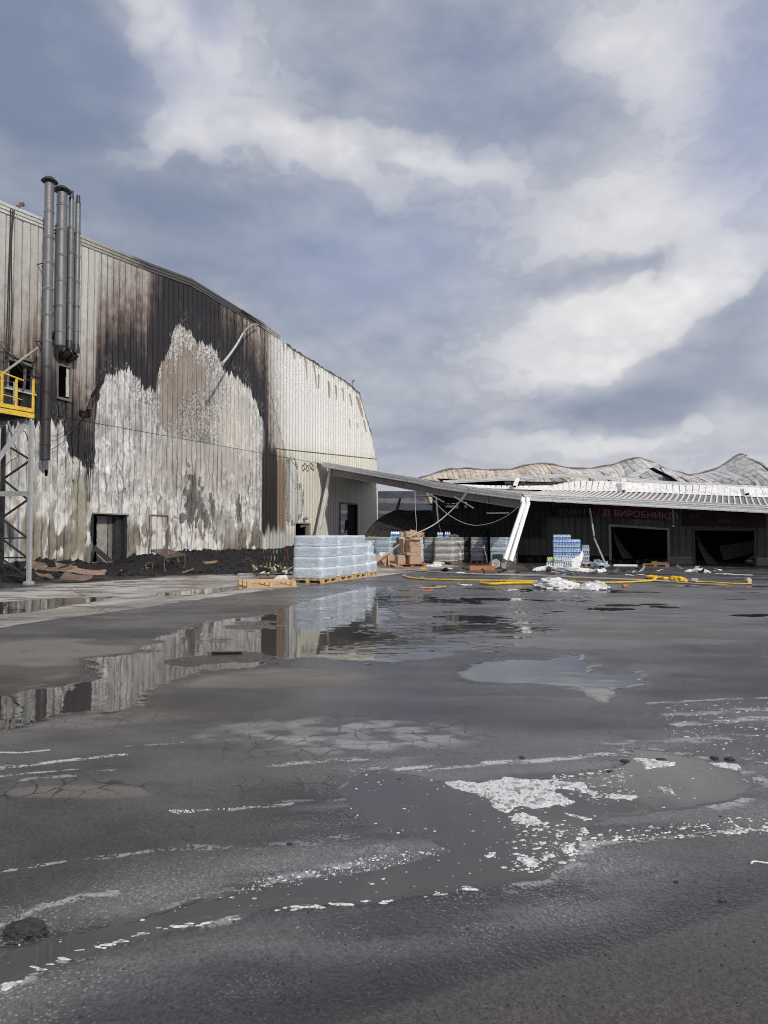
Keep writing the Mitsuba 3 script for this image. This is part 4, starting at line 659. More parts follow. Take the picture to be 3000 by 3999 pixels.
for (px, top, n) in (((-2.716, 6.315), 0, 0), ((-3.298, 6.206), 0, 0), ((-3.773, 6.285), 0, 0)): part(tw + '__rail_post', bar(wp(px[0], zf[2], TN), wp(px[0], px[1], TN), .055, .055), 'yellow_paint')
part(tw + '__rail_post', bar(wp(TT, zf[2], TN - .78), wp(TT, zf[2] + 1.02, TN - .78), .05, .05), 'steel_paint')
for pts, r, mt in (([(-4.173, 6.351), (-3.063, 6.206)], .028, 'yellow_paint'), ([(-4.16, 5.704), (-3.104, 5.612)], .016, 'yellow_paint')): part(tw + '__rail', tube([wp(a, b, TN) for a, b in pts], r, 8), mt)
zr = float((-2.716, 6.299)[1]); part(tw + '__rail', tube([wp(TT, zr, TN), wp(TT, zr, TN - 1.6)], .022, 8), 'dark_metal'); part(tw + '__rail', tube([wp(TT + .05, zr - .5, TN + .06), wp(TT, zr - .52, TN - 1.6)], .014, 8), 'dark_metal')
solo('leaning_pipe', tube([wp(*(1.173, 8.761), .35), V3((-11.882, 21.4, 6.185))], .04, 8), 'grime_paint', 'thin pale pipe slanting from the wall across the large window', 'pipe')
solo('cable', tube(spline([(-11.982, 21.9, 5.24), (-11.79, 21.9, 5.176), (-11.66, 21.9, 4.984), (-11.586, 21.95, 4.689), (-11.451, 22, 4.6), (-11.361, 22.1, 4.711), (-11.218, 22.3, 4.497)], 40), .014, 5), 'cable', 'loose cable looping below the yellow platform', 'cable')
solo('cable', tube(spline([(-11.586, 21.95, 4.689), (-11.687, 22.4, 4.347), (-11.843, 22.9, 4.078), (-12.352, 23.4, 3.965), (-12.689, 23.6, 3.558)], 40), .010, 5), 'cable', 'thin cable hanging behind the braces of the tower', 'cable')

# ------------------------------------------------------------------ the long shed on the right
SQ = np.array([15.6, 37.2, 0]); E_ = np.array([.9057, -.4239, 0]); BK = np.array([.4239, .9057, 0])
def sp(s, z, b=0.0):
    s, z, b = np.broadcast_arrays(np.asarray(s, float), np.asarray(z, float), np.asarray(b, float)); return SQ + s[..., None] * E_ + b[..., None] * BK + z[..., None] * Z
ztop = lambda s: np.interp(s, [-15, -8, -3, .44, 3.97, 8], [4.55, 4.09, 3.85, 3.63, 3.37, 3.05])
shed = thing('long_shed', 'low burnt shed with ribbed walls, two open gates and a torn white upper roof', 'building')
DOORS = [(-3.55, -.70, -.1, 1.95), (.62, 3.36, -.1, 1.80), (-13.1, -12.3, 3.0, 3.45), (-11.9, -11.75, 3.15, 3.5)]
for s0 in np.arange(-14.0, 8.0, .33):
    s1 = s0 + .33; us = sorted({s0, s0 + .012, s0 + .03, s1 - .03, s1 - .012, s1, *[v for d in DOORS for v in d[:2] if s0 < v < s1]}); us = np.array(us); zs = np.array(sorted({.38, 1.0, 1.6, 2.2, 2.8, *[v for d in DOORS if d[0] < s1 and d[1] > s0 for v in d[2:] if v > .4], 3.0})); zs = zs[zs < ztop(s0) - .3]
    U, Zz = np.meshgrid(us, np.r_[zs, 9], indexing='ij'); Zz[:, -1] = ztop(us) - .08; e = np.minimum(U - s0, s1 - U); b = np.interp(e, [0, .012, .03], [.035, .035, 0]) + .03 * (meshkit.noise(np.stack([U * 1.1, Zz * .9, 0 * U], -1), 4) - .5)
    lean = np.interp(s0, [-14, -6, -4], [.0, .05, 0]) * (Zz - .4); m = grid(sp(U - lean, Zz, b)); cu, cz = (us[:-1] + us[1:]) / 2, ((Zz[:, :-1] + Zz[:, 1:]) / 2)[:-1]; keep = np.ones((len(us) - 1, len(zs)), bool)
    for d in DOORS: keep &= ~((cu[:, None] > d[0]) & (cu[:, None] < d[1]) & (cz > d[2]) & (cz < d[3]))
    if keep.any(): part(shed + '__wall_panel', TM(m.vertices, np.asarray(m.faces)[np.tile(keep.ravel(), 2)], True), 'shed_wall')
for s0, s1 in ((-14, -3.62), (-.62, .55), (3.44, 8)): part(shed + '__base_rail', bar(sp(s0, .36, .02), sp(s1, .36, .02), .08, .05), 'grime_paint' if s0 > -4 else 'char'); part(shed + '__plinth', bar(sp(s0, .16, .16), sp(s1, .16, .16), .2, .32), 'block_concrete' if s0 > -4 else 'char')
for s0, s1, z1a, z1b in ((-3.6, -.66, 2.06, 1.84), (.58, 3.40, 1.82, 1.80)):
    gk = part(shed + '__gate', cat([bar(sp(s0, 0, -.03), sp(s0 - .02, z1a, -.03), .12, .12, up=-BK), bar(sp(s1, 0, -.03), sp(s1, z1b, -.03), .10, .12, up=-BK), bar(sp(s0, z1a, -.03), sp(s1, z1b, -.03), .12, .12, up=-BK, ext=.05)]), 'grime_paint' if s0 < 0 else 'dark_metal')
    part(gk + '__torn_curtain', thick(grid(np.stack([sp(s0 + .1 + .5 * np.linspace(0, 1, 8) ** 2 + .0 * np.arange(8), z1a - .1 - 1.7 * np.linspace(0, 1, 8), .35), sp(s0 + .12 + 1.0 * np.linspace(0, 1, 8) ** 1.5, z1a - .1 - 1.7 * np.linspace(0, 1, 8), .6)], 1)), .02, -BK), 'char_gloss')
part(shed + '__inner_roof', grid(np.stack([sp(np.linspace(-14, 8, 12), ztop(np.linspace(-14, 8, 12)) + .55, .75), sp(np.linspace(-14, 8, 12), ztop(np.linspace(-14, 8, 12)) * 0 + 3.4, 9)], 1)), 'char'); part(shed + '__rear_wall', grid(np.stack([sp(np.linspace(-14, 8, 3), 0, 9), sp(np.linspace(-14, 8, 3), 3.45, 9)], 1)), 'char')
for s0 in (-14, 8): part(shed + '__end_wall', grid(np.stack([sp(np.full(2, s0), np.array([0, 3.3]), 0.05), sp(np.full(2, s0), np.array([0, 3.3]), 9)], 1)), 'char')
solo('fallen_sheet', thick(grid(np.array([[sp(1.75, .95, 1.2), sp(3.6, 1.25, 1.6)], [sp(1.95, .2, .9), sp(3.6, .65, 1.2)]])), .03), 'char_gloss', 'large dull sheet fallen inside the right gate', 'sheet')
# steep white upper roof, torn open at its left
for s0 in np.arange(-14.2, 8.2, .30):
    cut = np.interp(s0, [-14.2, -9.5, -8.2, -7.0, -5.6, -5.2, -4.8, 8], [.22, .30, .34, .42, .82, .92, .86, .90]) * (1 + .02 * rng.normal()); j = .02 * rng.normal(size=4); us = np.array([s0, s0 + .012, s0 + .03, s0 + .15, s0 + .29, s0 + .297]); off = np.array([-.025, -.025, 0, .0, 0, -.01])
    v = np.linspace(0, 1, 5); U, Vv = np.meshgrid(us, v, indexing='ij'); bend = .05 * meshkit.noise(np.stack([U * 1.4, Vv * 2, 0 * U], -1), 3)
    part(shed + '__roof_panel', grid(sp(U + .10 * Vv * np.sin(s0 * 1.3), ztop(U) + .02 + .68 * cut * Vv + off[:, None] * .6 + bend * .6, .02 + .55 * cut * Vv - off[:, None] * .5 - bend * .3)), 'roof_white')
part(shed + '__burnt_edge', cat([bar(sp(s, ztop(s) + .30 + .1 * rng.random(), .5), sp(s + .35, ztop(s) + .32 + .16 * rng.random(), .55), .25, .12 + .1 * rng.random()) for s in np.arange(-9.6, -4.9, .22)]), 'char_gloss')
def sweep(prof, path, push=0.0):
    """An upright profile (outwards, up) run along a level-ish path; outwards is to the right of the run."""
    p = np.asarray(path, float); t = np.gradient(p, axis=0); t[:, 2] = 0; t /= np.linalg.norm(t, axis=1, keepdims=True); o = np.stack([t[:, 1], -t[:, 0], 0 * t[:, 0]], 1); pr = np.asarray(prof, float)
    v = p[:, None] + (pr[None, :, :1] + push) * o[:, None] + pr[None, :, 1:] * Z; k = len(pr); return grid(np.concatenate([v, v[:, :1]], 1))
GUT = [(-.14, .0), (.0, -.02), (.02, .03), (.02, .13), (.045, .135), (.045, .20), (.075, .205), (.075, .29), (.10, .295), (.10, .335), (.08, .335), (.06, .30), (-.10, .28)]
UG = [(-.10, 0), (.02, 0), (.03, .07), (.05, .075), (.05, .16), (.07, .165), (.07, .21), (-.10, .21)]
part(shed + '__upper_gutter', sweep(UG, [(3.7, 43.6, 4.672), (6.112, 42.3, 4.715), (8.334, 41.2, 4.75), (10.692, 40.1, 4.809)], .14), 'gutter_paint'); part(shed + '__upper_gutter', sweep(UG, [(10.778, 40.1, 4.794), (11.874, 39.6, 4.682), (13.348, 38.9, 4.47), (14.9, 38.2, 4.237), (16.272, 37.55, 4.082), (17.938, 36.8, 3.924), (19.523, 36.05, 3.757), (22.546, 34.7, 3.447)], .14), 'gutter_paint')
for a, b in (((7.761, 41, 4.809), (7.496, 40.7, 4.313)), ((13.065, 38.6, 4.559), (12.943, 38.3, 3.912)), ((18.458, 36.2, 3.976), (18.377, 35.9, 3.592))):
    k = part(shed + '__downpipe_stub', bar(a, b, .20, .16, up=-BK), 'white_paint'); part(k + '__open_end', box((.02, .17, .13), V3(b), frame(V3(b) - V3(a), -BK)), 'black')

# canopy in front of it
C0 = np.array((7.094, 36, 3.299)); L0 = wp(*(22.83, 6.054), .55); ez = lambda u: C0[2] - .0728 * u
can = thing('canopy', 'sagging ribbed canopy with a long pale gutter bent in the middle', 'canopy')
ev = lambda u: C0 + u * E_ + (ez(u) - C0[2]) * Z
part(can + '__gutter', sweep(GUT, [L0 + (C0 - L0) * f - np.array([0, 0, .16 * math.sin(f * math.pi) * (1 if f > .6 else .4)]) for f in np.linspace(0, .995, 14)]), 'gutter_paint', label='long falling run of gutter from the hangar to the paired downpipes')
part(can + '__gutter', sweep(GUT, [ev(u) for u in np.linspace(.02, 15.0, 12)]), 'gutter_paint', label='right-hand run of gutter dipping to the right')
part(can + '__gutter_cap', thick(grid(np.array([[L0 + N * .02 - D * .30 + Z * .36, L0 + N * .05 + D * .9 + Z * .20], [L0 - N * .25 - D * .05 + Z * .55, L0 - N * .2 + D * 1.3 + Z * .32]])), .02), 'trim')
ld = (C0 - L0) / np.linalg.norm(C0 - L0); lo = np.array([ld[1], -ld[0], 0]); lo /= np.linalg.norm(lo)
bm = [L0 + (C0 - L0) * f - .16 * lo for f in np.linspace(.05, .985, 8)]; web = np.interp(np.linspace(.05, .985, 8), [0, .6, 1], [.42, .52, .45])
part(can + '__beam', cat([thick(grid(np.stack([np.array(bm) - web[:, None] * Z, np.array(bm) + .02 * Z], 1)), .03, lo), *[bar(a - (w + .01) * Z, b - (w2 + .01) * Z, .22, .03) for a, b, w, w2 in zip(bm, bm[1:], web, web[1:])], *[box((.03, .2, web[i] * .9), bm[i] - .5 * web[i] * Z, frame(ld)) for i in (3, 6)]]), 'beam_paint')
Lb, Cb = wp(32.3, 6.0, -.4), sp(-7.14, ztop(-7.14), 0)
uu = np.linspace(0, 1, 10)
for k in range(9):
    a, b, c, d = (L0 + (C0 - L0) * uu[k], L0 + (C0 - L0) * uu[k + 1], Lb + (Cb - Lb) * uu[k + 1], Lb + (Cb - Lb) * uu[k]); dz = .26 * Z; g = np.stack([np.stack([a + dz, (a + d) / 2 + .0 * Z, d - .05 * Z]), np.stack([b + dz, (b + c) / 2, c - .05 * Z])])
    part(can + '__roof_sheet', thick(grid(g), .04, Z), 'grime_paint')
for u in np.arange(0, 14.8, .26):
    bp = lambda x: sp(-7.14 + x, ztop(-7.14 + x), -.02); ep = lambda x: ev(x) + .26 * Z - .05 * BK; w = .26; a0, a1, b0, b1 = ep(u), ep(u + w), bp(u), bp(u + w); v = np.linspace(0, 1, 9)[:, None]; sg = -.05 * np.sin(v * np.pi) * Z
    part(can + '__roof_panel', thick(grid(np.stack([a0 + (b0 - a0) * v + sg, a1 + (b1 - a1) * v + sg], 1)), .012, Z), 'pan_grime')
    rb = [a0 + (b0 - a0) * x + sg[i] for i, x in enumerate(v[:, 0])]; part(can + '__roof_rib', cat([bar(p + .025 * Z, q + .025 * Z, .065, .05) for p, q in zip(rb, rb[1:])]), 'rib_paint')
# pair of downpipes torn loose at the bend, and the single one by the hangar
def pipe_run(key, pts, w, h, up, mt): return part(key, cat([bar(a, b, w, h, up=up, ext=.02, b=.015) for a, b in zip(pts, pts[1:])]), mt)
FR = np.array([.15, -.98, .1])
for dx in (0, 22):
    k = pipe_run(can + '__downpipe', [V3(p) for p in (((7.036, 35.9, 3.385), (6.97, 35.7, 3.219), (6.981, 35.5, 3.107), (5.419, 31.9, 0.416)) if dx == 0 else ((7.282, 35.9, 3.385), (7.214, 35.7, 3.219), (7.212, 35.5, 3.107), (5.671, 31.9, 0.359)))], .19, .14, FR, 'white_paint')
    e = V3((5.419, 31.9, 0.416)) if dx == 0 else V3((5.717, 31.9, 0.347)); part(k + '__open_end', box((.02, .2, .15), e - .012 * np.array([.28, 0, .95]), frame(np.array([.28, 0, .9]), FR)), 'black')
solo('downpipe_elbow', cat([bar((5.534, 32.1, 0.421), (5.336, 32.1, 0.19), .22, .18, up=FR, b=.015), bar((5.359, 32.1, 0.213), (5.401, 32.15, 0.003), .2, .16, up=FR, b=.015)]), 'grime_paint', 'broken downpipe elbow standing under the paired downpipes', 'pipe')
pipe_run(can + '__downpipe', [wp(*(23.789, 6.312), .55), wp(*(23.827, 5.797), .58), wp(*(22.073, 1.525), .62), wp(*(20.991, -0.257), .7)], .27, .22, N, 'trim')
part(can + '__pipe_clip', cat([box((.16, .1, .1), wp(*(23.196, 3.563), .6), frame(D)), box((.16, .1, .1), wp(*(22.366, 1.759), .62), frame(D))]), 'white_paint')
# banners on the shed wall
def banner(lab, s0, s1, z0, z1, tilt, texts, mt):
    k = thing('banner', lab, 'banner'); n = 40; u = np.linspace(0, 1, n); s = s0 + (s1 - s0) * u; zt = z1 + tilt * u; zb = z0 + tilt * u + .03 * np.abs(np.sin(u * 24)) ; b = -.05 - .02 * np.sin(u * 17)
    part(k + '__sheet', thick(grid(np.stack([sp(s, zb, b), sp(s, (zb + zt) / 2, b - .01), sp(s, zt, b + .02)], 1)), .006, -BK), mt)
    for text, at_, z, h, m2 in texts:
        m = meshkit.text_mesh(text, h, .012, bold=True); v = np.asarray(m.vertices); ss = s0 + at_ + v[:, 0] * 1.05; uu_ = np.clip((ss - s0) / (s1 - s0), 0, 1); part(k + '__lettering', TM(sp(ss, z + v[:, 1] + tilt * uu_, -.075 - .02 * np.sin(uu_ * 17) - v[:, 2]), np.asarray(m.faces)), m2)
banner('charred banner with barely legible letters left of the dark red one', -6.9, -4.55, 2.55, 3.15, -.05, [('ЕМЕН', .55, 2.66, .36, 'letter_burnt')], 'char')
banner('dark red banner with pale letters above the left gate', -4.5, -.60, 2.52, 3.12, -.28, [('ІД', .20, 2.64, .34, 'letter_burnt'), ('Д', .52, 2.64, .34, 'letter'), ('ВИРОБНИКІВ', 1.08, 2.64, .34, 'letter')], 'banner_red')
banner('burnt dark red banner with faded letters above the right gate', .0, 3.9, 1.98, 2.8, -.12, [('О Т', .35, 2.42, .2, 'letter_burnt'), ('АПУ', 1.7, 2.2, .2, 'letter_burnt')], 'banner_dim')
solo('wall_conduit', cat([tube([sp(-.42, 2.85, -.08), sp(-.40, 2.1, -.08)], .03, 6), box((.14, .08, .1), sp(-.40, 2.0, -.08), frame(E_))]), 'trim', 'short pale conduit on the wall between the two banners', 'conduit')
# poles and wires hanging under the canopy
solo('leaning_pole', cat([bar((10.325, 35.6, 2.854), (10.399, 35.2, 1.494), .07, .07), bar((10.411, 35.2, 1.342), (10.656, 34.2, 0.092), .07, .07), bar((10.387, 35.2, 1.545), (10.423, 35.2, 1.317), .03, .03)]), 'grime_paint', 'thin bent pole leaning under the canopy right of the blue bottle stack', 'pole')
solo('hanging_rod', cat([bar((2.784, 38, 3.577), (2.904, 38, 2.178), .10, .08), tube(spline([(2.904, 38, 2.205), (2.972, 38, 1.959), (3.04, 38, 1.685)], 8), .012, 5)]), 'beam_paint', 'straight rod hanging under the canopy over the grey stacks', 'rod')
solo('hanging_bar', cat([bar((4.306, 35.6, 3.896), (3.919, 36.2, 3.269), .10, .03, up=[0, -1, 0]), tube(spline([(3.919, 36.2, 3.296), (3.234, 36.6, 2.575), (2.493, 36.4, 2.018), (1.616, 35.6, 1.609), (0.872, 34.6, 1.17), (-0.024, 33.6, 0.527)], 60), .03, 6)]), 'cable_pale', 'pale metal strip and wire slung from the gutter to the cardboard heap', 'wire')
cable([(2.262, 38.2, 3.795), (2.742, 38, 3.275), (3.309, 37.6, 2.686), (4.162, 37, 2.16), (4.853, 36, 2.026), (5.615, 35, 2.238), (6.391, 34, 2.843)], .016, 'cable_pale', 'pale wire sagging under the canopy to the paired downpipes', 60)
cable([(1.686, 38.6, 3.903), (1.695, 38.5, 3.048), (1.74, 38.3, 2.211), (1.762, 38.2, 1.659)], .016, 'cable_pale', 'pale wire hanging straight down beside the cardboard boxes')
solo('hanging_batten', bar((5.365, 37, 2.667), (6.345, 36.2, 2.655), .05, .05), 'grime_paint', 'level batten hanging in the dark left of the paired downpipes', 'batten')
for a, b, r, lab in (((1.184, 41, 3.667), (2.344, 40.6, 3.529), .04, 'thin bent truss bar under the canopy, lower left one'), ((1.569, 41, 3.83), (2.743, 40, 3.715), .05, 'level truss bar under the canopy above the collapsed sheets'), ((2.426, 40, 3.889), (3.35, 39.5, 3.345), .05, 'slanting truss bar under the canopy by the straight rod'), ((3.821, 38.5, 3.591), (4.798, 38, 2.959), .05, 'slanting truss bar under the canopy behind the slung wire')): solo('truss_bar', tube([a, b], r, 6), 'beam_paint', lab, 'bar')
# collapsed black sheets between hangar and shed
cs = thing('collapsed_roof', 'fan of collapsed black ribbed roof sheets under the canopy', 'roof')
for i in range(19):
    x0, x1 = -1.05 + .42 * i, -1.05 + .42 * (i + 1); v = np.linspace(0, 1, 12); rows_ = []
    for x in (x0, x0 + .03, x0 + .06, x1 - .06, x1 - .03, x1):
        k = (x + 1.05) / 7.6; top = np.array([1.05 + x * .86 + .6, 46.2 - 2.4 * k, 3.15 - .15 * k]); bot = np.array([-.55 + x * .86, 42.6 - 2.4 * k, .9]); c = top + (bot - top) * v[:, None]; c[:, 2] += .30 * np.sin(v * np.pi) * (1 - .5 * k); c[:, 0] -= .25 * np.sin(v * np.pi)
        c += (.10 * (meshkit.fbm(np.stack([x + 0 * v, v * 5, 0 * v], -1), 3, 6) - .5))[:, None]; c[:, 1] -= .07 * (x in (x0 + .03, x0)); rows_.append(c)
    part(cs + '__sheet', thick(grid(np.stack(rows_)), .012), 'char_gloss')
solo('torn_sheet', thick(grid(np.array([[(0.996, 46, 3.948), (1.129, 46, 3.915)], [(0.73, 45, 3.18), (0.942, 45, 3.147)]])), .03), 'rust', 'small pinkish torn sheet standing above the collapsed black sheets', 'sheet')
solo('torn_sheet', thick(grid(np.array([[(-2.679, 55, 3.99), (-2.421, 55, 3.99)], [(-2.32, 55, 2.719), (-2.043, 55, 2.878)]])), .05), 'trim', 'pale strip leaning behind the tall gateway', 'sheet')
solo('torn_sheet', thick(grid(np.array([[(-2.959, 54, 2.697), (-2.103, 54, 2.619)], [(-3.013, 53.6, 1.645), (-2.859, 53.6, 1.877)]])), .05), 'trim', 'pale triangular sheet lying behind the tall gateway', 'sheet')
fb = thing('far_warehouse', 'distant dark blue warehouse with pale horizontal bands seen past the hangar corner', 'building')
part(fb + '__wall', box((16, 6, 6.2), (1.5, 78, 3.1)), 'far_blue')
for z, h in ((5.2, .55), (4.0, .30), (2.9, .22), (2.0, .25)): part(fb + '__band', bar((-6.5, 74.97, z), (9.5, 74.97, z - .1), .06, h), 'far_band')
for x in (-3.4, -.9): part(fb + '__window', box((.7, .08, .9), (x, 74.96, 2.1)), 'black')

# ------------------------------------------------------------------ far collapsed roof
fr = thing('far_roof', 'wavy collapsed beige and grey roof rising behind the shed', 'roof')
RID = [V3(q) for q in [(2.731, 56, 5.938), (4.047, 56, 6.384), (5.465, 56, 6.77), (7.084, 56, 6.709), (8.5, 56, 6.608), (10.119, 56, 6.729), (11.133, 56, 6.953), (12.349, 56, 7.176), (13.36, 56, 7.054), (14.977, 56, 6.75), (16.191, 56, 6.77), (17.772, 56, 6.993), (19.032, 56, 7.359), (20.229, 56, 7.623), (21.055, 56, 7.277), (21.78, 56, 6.932), (22.867, 56, 6.547), (24.017, 56, 6.243), (25.091, 56, 6.384), (25.883, 56, 6.587), (27.128, 56, 7.237), (28.233, 56, 7.907), (28.635, 56, 7.724), (29.045, 56, 6.831), (29.373, 56, 5.938), (29.668, 56, 5.452), (29.922, 56, 4.966)]]
xs = np.array([q[0] for q in RID]); zs_ = np.array([q[2] for q in RID])
from scipy.interpolate import PchipInterpolator
_pc = PchipInterpolator(xs, zs_); rz = lambda x: .35 * _pc(x) + .65 * np.interp(x, xs, zs_) + .05 * (meshkit.noise(np.stack([np.asarray(x) * 1.7, 0 * np.asarray(x), 0 * np.asarray(x)], -1), 8) - .5)
def far_pt(x, v):
    q = np.stack([x * .5, v * 2.0, 0 * x], -1); peak = .25 + np.clip(rz(x) - 4.4, 0, 3) * 1.4; fold = 2 * np.abs(meshkit.fbm(np.stack([x * .55 + v * .9 * np.clip(peak, 0, 1.2), v * .5, 0 * x], -1), 3, 4) - .5)
    return np.stack([x + .5 * v * np.sin(x * .6) * np.clip(peak, 0, 1), 56 - 6.5 * v + 1.1 * peak * (fold - .5) * np.sin(v * np.pi) + .25 * (meshkit.fbm(q * 3, 3, 1) - .5), rz(x) - (rz(x) - 3.75) * v ** 1.15 + .22 * (meshkit.fbm(q * 2, 3, 2) - .5) * np.sin(v * np.pi)], -1)
xr = np.arange(xs[0], xs[-1], .43)
for i, x0 in enumerate(xr):
    hole = 19.9 < x0 < 20.9 or 28.35 < x0 < 29.2; v1 = .32 if hole else 1.0; us = np.array([x0, x0 + .02, x0 + .05, x0 + .22, x0 + .40, x0 + .425]); U, Vv = np.meshgrid(us, np.linspace(0, v1, 10), indexing='ij'); P = far_pt(np.clip(U, xs[0], xs[-1]), Vv); P[..., 1] += np.array([.12, .12, 0, -.02, 0, .08])[:, None] + rng.normal(0, .07) * np.linspace(0, 1, 10) + rng.normal(0, .10) * np.sin(np.linspace(0, np.pi, 10)); P[..., 0] += rng.normal(0, .05) * np.linspace(0, 1, 10)
    part(fr + '__roof_panel', grid(P), 'far_sheet', smooth=30)
xx = np.linspace(xs[0], xs[-1], 160); part(fr + '__ridge_cap', tube(np.stack([xx, 0 * xx + 56.05, rz(xx) + .05 + .04 * np.sin(xx * 3)], -1), .09, 6), 'beam_paint')
part(fr + '__liner', grid(far_pt(*np.meshgrid(np.linspace(xs[0], xs[-1], 60), np.array([.06, .5, 1.0]), indexing='ij')) + np.array([0, .9, -.1])), 'far_blue')
part(fr + '__flap', thick(grid(np.stack([np.array([(16.782, 50.5, 5.356), (17.23, 50.2, 5.733), (17.924, 50.1, 6.088), (18.799, 50.5, 6.234)]), np.array([(17.517, 50, 5.228), (17.811, 49.8, 5.519), (18.139, 49.9, 5.852), (18.833, 50.3, 6.142)])], 1)), .03), 'far_sheet')
solo('far_roof_shard', cat([bar((28.402, 55.5, 7.83), (29.044, 55, 5.7), .12, .06), bar((28.253, 56, 7.907), (28.473, 55.6, 7.821), .1, .06)]), 'beam_paint', 'thin dark strip bent down from the right peak of the far roof', 'strip')

# ------------------------------------------------------------------ pallets and wrapped stacks
def place_box(c, ax, size, off, b=0.0): return box(size, V3(c) + ax @ np.asarray(off, float), ax, b)
def pallet_parts(key, c, ax, la, lb, mt, joined=False, h=.144):
    """Boards along the first axis; c is the middle on the ground."""
    ms = []
    for y in (-lb / 2 + .05, 0, lb / 2 - .05):
        ms.append(('bottom_board', place_box(c, ax, (la, .10, .022), (0, y, .011))))
        for x in (-la / 2 + .07, 0, la / 2 - .07): ms.append(('block', place_box(c, ax, (.14, .10, .078), (x, y, .061))))
    for x in (-la / 2 + .07, 0, la / 2 - .07): ms.append(('cross_board', place_box(c, ax, (.14, lb, .022), (x, 0, .111))))
    for i, y in enumerate(np.linspace(-lb / 2 + .06, lb / 2 - .06, 5)): ms.append(('top_board', place_box(c, ax, (la, .12 if i % 2 else .14, .022), (0, y, .133))))
    if joined: part(key + '__pallet', cat([m for _, m in ms]), mt)
    else:
        for nm, m in ms: part(f'{key}__{nm}', m, mt)
def load_layer(c, ax, la, lb, z0, h, seed, bulge=.035, nu=96, nv=13, shift=(0, 0), p=7.0):
    a = np.linspace(0, 2 * np.pi, nu, endpoint=False); ca, sa = np.cos(a), np.sin(a); r = (np.abs(ca) ** p + np.abs(sa) ** p) ** (-1 / p)
    X, Y = la / 2 * r * ca, lb / 2 * r * sa; v = np.linspace(0, 1, nv); prof = 1 - .05 * np.abs(2 * v - 1) ** 9
    P = []
    for k, vv in enumerate(v):
        q = np.stack([np.cos(a) * 2.2 + seed, np.sin(a) * 2.2, 0 * a + vv * 2.0 + seed * 3], -1); q2 = np.stack([np.cos(a) * 7 + seed, np.sin(a) * 7, 0 * a + vv * 5 + seed], -1)
        s = prof[k] * (1 + bulge * (meshkit.fbm(q, 3, 4) - .5) * 1.4 + .030 * (meshkit.fbm(q2 * [1, 1, 2.2], 3, 7) - .5)); zz = z0 + h * vv + .040 * (meshkit.fbm(q * .8, 2, 9) - .5) * (k > 0)
        P.append(np.stack([X * s + shift[0], Y * s + shift[1], zz], -1))
    P = np.array(P); i, j = np.meshgrid(np.arange(nv - 1), np.arange(nu), indexing='ij'); l = (j + 1) % nu; q = np.stack([i * nu + j, i * nu + l, (i + 1) * nu + l, (i + 1) * nu + j], -1).reshape(-1, 4)
    vtx = np.vstack([P.reshape(-1, 3), P[-1].mean(0) + [0, 0, .004], P[0].mean(0)]); n = len(vtx); jj = np.arange(nu); ll = (jj + 1) % nu; e = (nv - 1) * nu
    f = np.vstack([q[:, [0, 1, 2]], q[:, [0, 2, 3]], np.stack([jj * 0 + n - 2, e + jj, e + ll], 1), np.stack([jj * 0 + n - 1, ll, jj], 1)]); return TM(vtx @ ax.T + V3(c), f)
AXR = np.array([[.329, -.944, 0], [.944, .329, 0], [0, 0, 1.0]])       # first axis runs back along the row, second to the left
def stack(lab, c, ax, la, lb, hs, mt, group, seed, pallet='wood', joined=False, taper=0.0):
    k = thing('wrapped_stack', lab, 'stack', group); pallet_parts(k, c, ax, la * .98, lb * .98, pallet, joined); z = .146
    for i, h in enumerate(hs):
        g = np.random.default_rng(int(seed * 10) + i); s = 1 - taper * i
        part(k + '__wrapped_layer', load_layer((c[0], c[1], 0), ax, la * s, lb * (1 - .5 * taper * i), z, h + .012, seed + i * 1.7, shift=tuple(g.normal(0, .010, 2) + np.array([taper * i * la * .35, 0]))), mt, smooth=50); z += h
    return k, z
c1 = np.array((-1.887, 22.151)); ra = np.array([.329, .944]); lb_ = np.array([-.944, .329])
G1 = 'film wrapped stacks of bottles along the kerb'
for i, (lab, hs, mt, tp, la) in enumerate((('nearest pale blue film wrapped bottle stack on a pallet', (.335, .335, .335, .33), 'film_blue', 0, 1.24), ('second pale blue film wrapped bottle stack behind the nearest one', (.335, .335, .335, .34), 'film_blue', 0, 1.24), ('third pale blue film wrapped bottle stack of the kerb row', (.335, .335, .335, .34), 'film_blue', 0, 1.22), ('half unloaded tapering wrapped stack at the end of the kerb row', (.36, .30, .30, .18), 'film_blue', .22, 1.05))):
    base = c1 + ra * (1.365 * i + la / 2) + lb_ * .56; stack(lab, (base[0], base[1], 0), AXR, la, 1.10, hs, mt, G1, 3.1 + i * 5.3, 'wood', False, tp)
ax2 = np.array([[.38, -.925, 0], [.925, .38, 0], [0, 0, 1.0]])
G2 = 'wrapped stacks standing under the canopy'
def back_stack(lab, corner, w, d, n, mt, seed, ax=ax2, zc=None, pal='old_wood', top=2094):
    f, l = ax[:2, 0], ax[:2, 1]; c = np.array(corner) + f * d / 2 + l * w / 2; H = 1.40 - .146; return stack(lab, (c[0], c[1], 0), ax, d, w, [H / n] * n, mt, G2, seed, pal, True)
back_stack('grey wrapped stack topped with flattened cardboard, half behind the kerb row', (-0.277, 38.45), .95, 1.1, 4, 'film_grey', 21)
back_stack('pale wrapped stack left of the tall cardboard boxes', (0.354, 36.438), .95, 1.0, 4, 'film_pale', 27)
back_stack('bluish white wrapped stack right behind the tall cardboard boxes', (1.675, 35.813), 1.05, 1.15, 4, 'film_blue', 33)
back_stack('dark bluish wrapped stack in the gap between pale and grey stacks', (2.643, 38.45), .55, 1.1, 4, 'film_dark', 39)
k5, z5 = back_stack('broad grey wrapped stack of six layers with packs on top', (3.629, 37.085), 1.12, .95, 6, 'film_grey', 45)
